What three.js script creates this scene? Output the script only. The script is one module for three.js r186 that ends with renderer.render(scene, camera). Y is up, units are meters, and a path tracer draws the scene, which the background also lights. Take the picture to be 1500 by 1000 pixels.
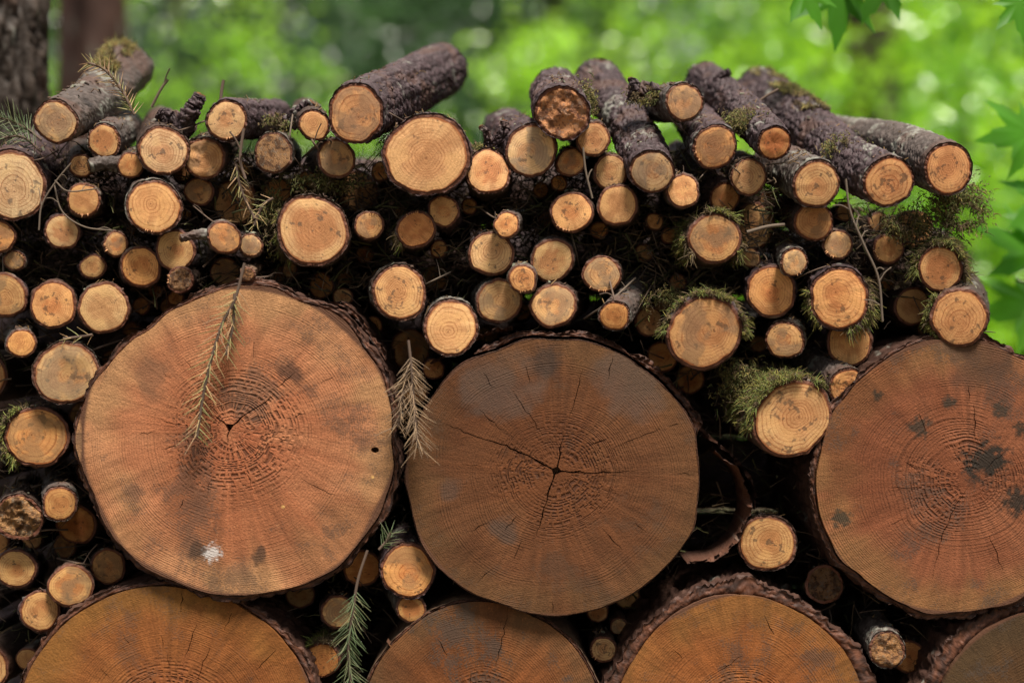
import * as THREE from 'three';
import { mergeGeometries } from 'three/addons/utils/BufferGeometryUtils.js';

// ------------------------------------------------------------------ camera, sky, sun, exposure
const scene = new THREE.Scene();
const CAMY = 0.98, CAMD = 2.5, PX = 0.0012;
const camera = new THREE.PerspectiveCamera(27.0, 1.5, 0.05, 900);
camera.position.set(0, CAMY, CAMD);
camera.lookAt(0, CAMY, 0);
camera.focus = 2.5; camera.userData.fStop = 0.95;

function overcastSky() {
  const W = 256, H = 128, d = new Float32Array(W * H * 4);
  for (let j = 0; j < H; j++) {
    const el = ((j + 0.5) / H - 0.5) * Math.PI, s = Math.max(0, Math.sin(el));
    const L = 0.54 * (1 + 2 * s) / 3;
    for (let i = 0; i < W; i++) { const k = (j * W + i) * 4; d[k] = L * 0.97; d[k + 1] = L; d[k + 2] = L * 1.05; d[k + 3] = 1; }
  }
  const t = new THREE.DataTexture(d, W, H, THREE.RGBAFormat, THREE.FloatType);
  t.mapping = THREE.EquirectangularReflectionMapping; t.magFilter = t.minFilter = THREE.LinearFilter; t.needsUpdate = true;
  return t;
}
const sky = overcastSky();
scene.background = sky; scene.environment = sky;

const sun = new THREE.DirectionalLight(0xfff6ea, 5.0);
sun.position.set(1.5, 9, 3.4); sun.target.position.set(0, 0.9, 0);
sun.castShadow = true; sun.shadow.radius = 30; sun.shadow.mapSize.set(2048, 2048);
Object.assign(sun.shadow.camera, { left: -14, right: 14, top: 14, bottom: -14, near: 0.1, far: 60 });
scene.add(sun, sun.target);

const renderer = new THREE.WebGLRenderer({ antialias: true });
renderer.toneMapping = THREE.LinearToneMapping;
renderer.toneMappingExposure = 1.66;
renderer.shadowMap.enabled = true; renderer.shadowMap.type = THREE.PCFSoftShadowMap;

// ------------------------------------------------------------------ helpers
let seed = 12345;
const rnd = () => { seed = (seed * 1664525 + 1013904223) >>> 0; return seed / 4294967296; };
const rr = (a, b) => a + (b - a) * rnd();
const gauss = () => (rnd() + rnd() + rnd() + rnd() - 2) * 1.0;
const clamp = (x, a = 0, b = 1) => Math.min(b, Math.max(a, x));
const sstep = (a, b, x) => { const t = clamp((x - a) / (b - a)); return t * t * (3 - 2 * t); };
const lerp = (a, b, t) => a + (b - a) * t;
const V = (x, y, z) => new THREE.Vector3(x, y, z);
function h3(x, y, z) { let n = Math.imul(x, 374761393) ^ Math.imul(y, 668265263) ^ Math.imul(z, 1440662683); n = Math.imul(n ^ (n >>> 13), 1274126177); return ((n ^ (n >>> 16)) >>> 0) / 4294967296; }
function noise(x, y, z = 0) {
  const i = Math.floor(x), j = Math.floor(y), k = Math.floor(z); let u = x - i, v = y - j, w = z - k;
  u = u * u * (3 - 2 * u); v = v * v * (3 - 2 * v); w = w * w * (3 - 2 * w);
  const a = lerp(lerp(h3(i, j, k), h3(i + 1, j, k), u), lerp(h3(i, j + 1, k), h3(i + 1, j + 1, k), u), v);
  if (w === 0) return a;
  const b = lerp(lerp(h3(i, j, k + 1), h3(i + 1, j, k + 1), u), lerp(h3(i, j + 1, k + 1), h3(i + 1, j + 1, k + 1), u), v);
  return lerp(a, b, w);
}
const fbm = (x, y, z = 0) => 0.53 * noise(x, y, z) + 0.27 * noise(x * 2.1 + 7, y * 2.1, z * 2.1) + 0.2 * noise(x * 4.3, y * 4.3 + 3, z * 4.3);
// cells that wrap round the trunk: returns [distance to edge, cell hash, offset in the cell along v]
function cells(u, v, nu, sd) {
  let f1 = 9, f2 = 9, id = 0, dv = 0; const iu = Math.floor(u), iv = Math.floor(v);
  for (let a = -1; a <= 1; a++) for (let b = -1; b <= 1; b++) {
    const cu = iu + a, cv = iv + b, wu = ((cu % nu) + nu) % nu;
    const px = cu + 0.15 + 0.7 * h3(wu, cv, sd), py = cv + 0.15 + 0.7 * h3(wu, cv, sd + 17);
    const d = (px - u) ** 2 + (py - v) ** 2;
    if (d < f1) { f2 = f1; f1 = d; id = h3(wu, cv, sd + 31); dv = v - py; } else if (d < f2) f2 = d;
  }
  return [Math.sqrt(f2) - Math.sqrt(f1), id, dv];
}
// photograph pixel at a depth z (metres, negative is behind the front of the pile) -> a point of the place
const pxm = z => PX * (CAMD - z) / CAMD;
const P = (x, y, z = 0) => V((x - 750) * pxm(z), CAMY - (y - 500) * pxm(z), z);

const taken = {};
function numbered(n) { const k = taken[n] = (taken[n] ?? -1) + 1; return k ? `${n}_${String(k).padStart(3, '0')}` : n; }
function tag(o, label, category, group, kind) { o.userData.label = label; if (category) o.userData.category = category; if (group) o.userData.group = group; if (kind) o.userData.kind = kind; return o; }
function thing(name, label, category, group) { const g = new THREE.Group(); g.name = numbered(name); scene.add(g); return tag(g, label, category, group); }
function mesh(name, geo, mat, parent, kind) { const m = new THREE.Mesh(geo, mat); m.name = parent === scene ? numbered(name) : name; m.castShadow = m.receiveShadow = true; parent.add(m); if (kind) m.userData.kind = kind; return m; }
function geom(pos, idx, col, uv) {
  const g = new THREE.BufferGeometry();
  g.setAttribute('position', new THREE.Float32BufferAttribute(pos, 3));
  if (col) g.setAttribute('color', new THREE.Float32BufferAttribute(col, 3));
  if (uv) g.setAttribute('uv', new THREE.Float32BufferAttribute(uv, 2));
  g.setIndex(idx); g.computeVertexNormals(); return g;
}
function dataTex(N, fn, srgb, M = N) {
  const d = new Uint8Array(N * M * 4), o = [0, 0, 0];
  for (let j = 0; j < M; j++) for (let i = 0; i < N; i++) {
    fn((i + 0.5) / N, (j + 0.5) / M, o); const k = (j * N + i) * 4;
    for (let c = 0; c < 3; c++) d[k + c] = 255 * (srgb ? Math.pow(clamp(o[c]), 1 / 2.2) : clamp(o[c]));
    d[k + 3] = 255;
  }
  const t = new THREE.DataTexture(d, N, M); t.magFilter = t.minFilter = THREE.LinearFilter; t.wrapS = t.wrapT = THREE.RepeatWrapping;
  if (srgb) t.colorSpace = THREE.SRGBColorSpace; t.needsUpdate = true; return t;
}
const mix3 = (o, c, t) => { for (let i = 0; i < 3; i++) o[i] += (c[i] - o[i]) * t; };

// ------------------------------------------------------------------ bark
const barkBump = dataTex(512, (u, v, o) => {
  const x = u * 32, y = v * 32; let n = 0, a = 0.5;
  for (let k = 0; k < 4; k++) { const f = 1 << k, w = 32 * f / 2; n += a * noiseT(x * f / 2, y * f / 2, w); a *= 0.55; }
  o[0] = o[1] = o[2] = n;
}, false);
function noiseT(x, y, w) { const i = Math.floor(x), j = Math.floor(y); let u = x - i, v = y - j; u = u * u * (3 - 2 * u); v = v * v * (3 - 2 * v); const m = n => ((n % w) + w) % w; return lerp(lerp(h3(m(i), m(j), 5), h3(m(i + 1), m(j), 5), u), lerp(h3(m(i), m(j + 1), 5), h3(m(i + 1), m(j + 1), 5), u), v); }
const barkMat = new THREE.MeshPhysicalMaterial({ vertexColors: true, roughness: 0.62, specularIntensity: 0.5, bumpMap: barkBump, bumpScale: 0.0022 });
const BARK = {
  dark:  { lo: [0.018, 0.011, 0.011], hi: [0.088, 0.058, 0.062], h: 0.0085, cu: 0.019, cv: 0.0095, lichen: 0.66 },
  grey:  { lo: [0.050, 0.038, 0.032], hi: [0.120, 0.094, 0.082], h: 0.0048, cu: 0.018, cv: 0.009, lichen: 0.55 },
  brown: { lo: [0.030, 0.019, 0.014], hi: [0.062, 0.040, 0.030], h: 0.0060, cu: 0.016, cv: 0.012, lichen: 0.64 },
  thick: { lo: [0.035, 0.016, 0.011], hi: [0.085, 0.044, 0.031], h: 0.0100, cu: 0.024, cv: 0.050, lichen: 0.70 },
  trunk: { lo: [0.022, 0.016, 0.012], hi: [0.055, 0.039, 0.029], h: 0.0220, cu: 0.017, cv: 0.160, lichen: 0.72 },
  bare:  { lo: [0.070, 0.042, 0.026], hi: [0.170, 0.105, 0.066], h: 0.0030, cu: 0.020, cv: 0.120, lichen: 0.70 },
};
const INNER = [0.125, 0.045, 0.024];
function barkAt(type, ang, s, R, sd, out) {
  const b = BARK[type], nu = Math.max(5, Math.round(2 * Math.PI * R / b.cu)), u = (ang / (2 * Math.PI) + 1) * nu;
  const wv = 0.9 * (noise(Math.cos(ang) * 3 + sd, Math.sin(ang) * 3, s * 28) - 0.5);
  const [e, id, dv] = cells(u + 0.5 * (noise(s * 60, u, sd) - 0.5), s / b.cv + wv * 2.4, nu, sd);
  const edge = sstep(0.0, 0.26, e), fine = noise(u * 3.1, s / b.cv * 2.7, sd);
  const lift = clamp(0.55 - dv * 0.7);
  const hgt = edge * (0.45 + 0.55 * id) * (0.55 + 0.45 * lift);
  out.h = b.h * (hgt * 0.85 + 0.3 * fine - 0.55) + 0.004 * (noise(Math.cos(ang) * 2 + sd, Math.sin(ang) * 2, s * 9) - 0.5);
  const t = clamp(Math.pow(hgt, 1.3) * (0.25 + 1.05 * fine) + 0.12 * id), c = out.c;
  for (let k = 0; k < 3; k++) c[k] = lerp(b.lo[k], b.hi[k], t);
  const big = fbm(Math.cos(ang) * R * 22 + sd * 3.1, Math.sin(ang) * R * 22, s * 22);
  if (type !== 'bare') {
    const li = sstep(b.lichen, b.lichen + 0.07, big) * sstep(0.42, 0.55, noise(u * 2.3 + 9, s * 240, sd));
    mix3(c, [0.24, 0.24, 0.20], li * 0.65); out.h += li * 0.0008;
    const pe = sstep(0.62, 0.66, fbm(Math.cos(ang) * R * 30 + sd * 1.3, Math.sin(ang) * R * 30 + 11, s * 16)); if (type === 'dark' || type === 'brown') { mix3(c, [0.11, 0.058, 0.042], 0.4 * pe); out.h -= pe * b.h * 0.35; }
    const g2 = fbm(Math.cos(ang) * R * 15 + sd, Math.sin(ang) * R * 15 + 40, s * 15);
    mix3(c, [0.085, 0.045, 0.032], 0.6 * sstep(0.55, 0.7, g2));
  }
}
// tapered, bent log: path = [Vector3, radius] list; returns bark geometry and cut faces' frames
function frameAt(N) {
  const X = (Math.abs(N.x) > 0.98 ? V(0, 0, 1).addScaledVector(N, -N.z) : V(1, 0, 0).addScaledVector(N, -N.x)).normalize(), Y = new THREE.Vector3().crossVectors(X, N).normalize();
  if (Y.y < 0) Y.negate(); return [X, Y];
}
function outline(sd, oval, amp) { const a0 = h3(sd, 1, 9) * 6.28; return a => 1 + oval * Math.cos(2 * (a - a0)) + amp * (noise(Math.cos(a) * 1.6 + sd * 1.7, Math.sin(a) * 1.6 + 5, sd) - 0.5) + amp * 0.5 * (noise(Math.cos(a) * 5 + sd, Math.sin(a) * 5, sd) - 0.5); }
function logGeo(o) {
  const { pts, rad, n0, type, sd, NU, NV, thick, out } = o;
  const curve = new THREE.CatmullRomCurve3(pts.length > 2 ? pts : [pts[0], pts[0].clone().lerp(pts[1], 0.5), pts[1]]);
  const L = curve.getLength(), pos = [], col = [], uv = [], idx = [], q = { h: 0, c: [0, 0, 0] };
  const rAt = t => { const f = t * (rad.length - 1), i = Math.min(rad.length - 2, Math.floor(f)); return lerp(rad[i], rad[i + 1], f - i); };
  const rows = NV + 3; let fr0, fr1;
  for (let j = 0; j < rows; j++) {
    const t = j < 3 ? 0 : Math.pow((j - 2) / NV, 1.15), c = curve.getPointAt(t), T = curve.getTangentAt(t).normalize();
    const N = n0.clone().negate().lerp(T, sstep(0, 0.3, t)).normalize(), [X, Y] = frameAt(N), r = rAt(t), s = t * L;
    if (j === 0) fr0 = { c, X, Y, N, r }; if (j === rows - 1) fr1 = { c, X, Y, N, r };
    for (let i = 0; i <= NU; i++) {
      const a = -Math.PI / 2 + 2 * Math.PI * i / NU, R0 = r * out(a);
      barkAt(type, a, s, r, sd, q);
      let R = R0 + q.h * (0.3 + 0.7 * sstep(0, 0.05, t)), back = 0;
      if (j === 0) { R = R0 - thick * 1.25; back = 0.004; mix3(q.c, INNER, 1); }
      else if (j === 1) { R = R0 - thick * (0.42 + 0.4 * (noise(a * 9, sd, 2) - 0.5)); back = 0.001 + 0.004 * noise(a * 14, sd, 4); mix3(q.c, INNER, 0.85); }
      else if (j === 2) { R = R0 + q.h * 0.25 - thick * 0.12; back = 0.003 + 0.007 * noise(a * 11, sd, 6); mix3(q.c, INNER, 0.25); }
      const p = c.clone().addScaledVector(X, Math.cos(a) * R).addScaledVector(Y, Math.sin(a) * R).addScaledVector(N, back);
      pos.push(p.x, p.y, p.z); col.push(...q.c); uv.push(a * r / 0.12, s / 0.12 + j * (j < 3 ? 0.03 : 0));
    }
  }
  for (let j = 0; j < rows - 1; j++) for (let i = 0; i < NU; i++) { const a = j * (NU + 1) + i, b = a + NU + 1; idx.push(a, a + 1, b, a + 1, b + 1, b); }
  return { g: geom(pos, idx, col, uv), fr0, fr1, L };
}
function faceGeo(fr, out, rw, NU, rough, sd, flip, tilt = 0) {
  const NR = rough > 0.002 ? 14 : 5, pos = [], uv = [], idx = [], rot = tilt;
  for (let j = 0; j <= NR; j++) for (let i = 0; i <= NU; i++) {
    const a = -Math.PI / 2 + 2 * Math.PI * i / NU, f = j / NR, R = rw(a) * f, x = Math.cos(a) * R, y = Math.sin(a) * R;
    const dz = rough * (fbm(x * 90 + sd, y * 90, sd) - 0.5) * 2 + (rough > 0.002 ? rough * 1.4 * (noise(x * 40 + sd, y * 40) - 0.7) : 0) - (j === NR ? 0.0012 : 0);
    const p = fr.c.clone().addScaledVector(fr.X, x).addScaledVector(fr.Y, y).addScaledVector(fr.N, flip ? dz : -dz);
    pos.push(p.x, p.y, p.z);
    uv.push(0.5 + 0.49 * f * Math.cos(a + rot), 0.5 + 0.49 * f * Math.sin(a + rot));
  }
  for (let j = 0; j < NR; j++) for (let i = 0; i < NU; i++) { const a = j * (NU + 1) + i, b = a + NU + 1; flip ? idx.push(a, a + 1, b, a + 1, b + 1, b) : idx.push(a, b, a + 1, a + 1, b, b + 1); }
  return geom(pos, idx, null, uv);
}

// ------------------------------------------------------------------ cut wood of the small logs
const NFACE = 22;
function smallFace(k) {
  const ox = (h3(k, 1, 1) - 0.5) * 0.4, oy = (h3(k, 2, 1) - 0.5) * 0.4, rings = 6 + 8 * h3(k, 3, 1), sa = h3(k, 4, 1) * Math.PI, cs = Math.cos(sa), sn = Math.sin(sa);
  const heart = h3(k, 5, 1), heartR = 0.45 + 0.3 * h3(k, 6, 1), stain = 0.61 + 0.12 * h3(k, 7, 1), saw = 0.3 + 0.7 * h3(k, 8, 1), nch = h3(k, 12, 1);
  return dataTex(256, (u, v, o) => {
    const x = (u - 0.5) * 2.04, y = (v - 0.5) * 2.04, wx = x + 0.05 * (noise(x * 3 + k, y * 3) - 0.5), wy = y + 0.05 * (noise(x * 3, y * 3 + k + 9) - 0.5);
    const dx = wx - ox, dy = wy - oy, d = Math.hypot(dx, dy) + 1e-6, a = Math.atan2(dy, dx);
    const bq = (ox * dx + oy * dy) / d, far = -bq + Math.sqrt(Math.max(0.01, bq * bq - (ox * ox + oy * oy) + 1)), rho = d / far;
    const ca = Math.cos(a), sA = Math.sin(a);
    const wob = 0.05 * (noise(ca * 2 + k * 3, sA * 2, rho * 3) - 0.5) + 0.02 * (noise(ca * 7, sA * 7 + k, rho * 5) - 0.5);
    const q = (Math.pow(rho, 0.85) + wob) * rings, fq = q - Math.floor(q), late = sstep(0.55, 0.95, fq) * (1 - sstep(0.95, 1.0, fq)) * (0.35 + 0.65 * h3(Math.floor(q), k, 3));
    o[0] = 0.60; o[1] = 0.375; o[2] = 0.19;
    mix3(o, [0.48, 0.225, 0.10], (0.3 + 0.7 * heart) * (1 - sstep(heartR - 0.18, heartR + 0.12, rho + 0.1 * (noise(ca * 3, sA * 3, k) - 0.5))));
    mix3(o, [0.27, 0.10, 0.035], late * (0.8 + 0.2 * h3(k, 21, 2)));
    const sx = x * cs + y * sn, sy = -x * sn + y * cs;
    const st = fbm(sx * 1.7 + k, sy * 26, k) - 0.5; for (let c = 0; c < 3; c++) o[c] *= 1 + 0.62 * saw * st;
    const ray = noise(ca * 26 + k, sA * 26, rho * 1.3) - 0.5; for (let c = 0; c < 3; c++) o[c] *= 1 + 0.34 * ray * rho;
    const bl = fbm(x * 2.2 + k * 5, y * 2.2, k); mix3(o, [0.36, 0.175, 0.075], 0.45 * sstep(0.5, 0.72, bl)); mix3(o, [0.72, 0.46, 0.21], 0.45 * sstep(0.52, 0.3, bl));
    const b2 = fbm(x * 4.5 + k * 9, y * 4.5 + 4, k + 3); mix3(o, [0.10, 0.07, 0.05], 0.7 * sstep(stain, stain + 0.1, b2)); if (h3(k, 22, 2) > 0.6) mix3(o, [0.26, 0.19, 0.13], 0.6 * sstep(0.42, 0.62, fbm(x * 1.9 + k, y * 1.9 + 3, k + 11)));
    if (nch > 0.5) { const w = sstep(0.2, 0.0, Math.abs(sy - 0.3 * nch)) * sstep(0.2, 0.6, sx); mix3(o, [0.76, 0.52, 0.27], 0.55 * w * (st + 0.6)); }
    const sp = noise(x * 60, y * 60, k); mix3(o, [0.80, 0.60, 0.36], 0.2 * sstep(0.8, 0.95, sp)); mix3(o, [0.25, 0.12, 0.06], 0.22 * sstep(0.2, 0.06, sp));
    mix3(o, [0.16, 0.06, 0.025], 0.75 * sstep(0.045, 0.015, d + 0.02 * (sp - 0.5)));
    mix3(o, [0.30, 0.12, 0.05], sstep(0.955, 0.99, rho + 0.03 * (noise(ca * 12, sA * 12, k) - 0.5)));
  }, true);
}
const faceTex = []; for (let k = 0; k < NFACE; k++) faceTex.push(smallFace(k + 3));
const faceBump = dataTex(256, (u, v, o) => { o[0] = o[1] = o[2] = 0.5 * fbm(u * 9, v * 60, 1) + 0.5 * noise(u * 120, v * 120); }, false);
const rotTex = dataTex(256, (u, v, o) => {
  const n = fbm(u * 7, v * 7, 3), m = fbm(u * 16, v * 16, 8); o[0] = 0.36; o[1] = 0.185; o[2] = 0.085;
  mix3(o, [0.47, 0.255, 0.12], 0.8 * sstep(0.5, 0.7, n)); mix3(o, [0.12, 0.06, 0.035], 0.85 * sstep(0.46, 0.32, n)); mix3(o, [0.26, 0.22, 0.18], 0.45 * sstep(0.58, 0.7, m)); mix3(o, [0.07, 0.03, 0.02], 0.7 * sstep(0.4, 0.3, m));
}, true);
const backWood = new THREE.MeshStandardMaterial({ color: new THREE.Color(0.3, 0.19, 0.1), roughness: 0.9, map: faceTex[0] });
function woodMat(k, tint) { return new THREE.MeshPhysicalMaterial({ specularIntensity: 0.3, map: k < 0 ? rotTex : faceTex[k % NFACE], bumpMap: faceBump, bumpScale: k < 0 ? 0.004 : 0.0006, roughness: 0.78, color: new THREE.Color(...tint) }); }
const splinterMat = new THREE.MeshStandardMaterial({ color: new THREE.Color(0.46, 0.23, 0.10), roughness: 0.8 });

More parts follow.
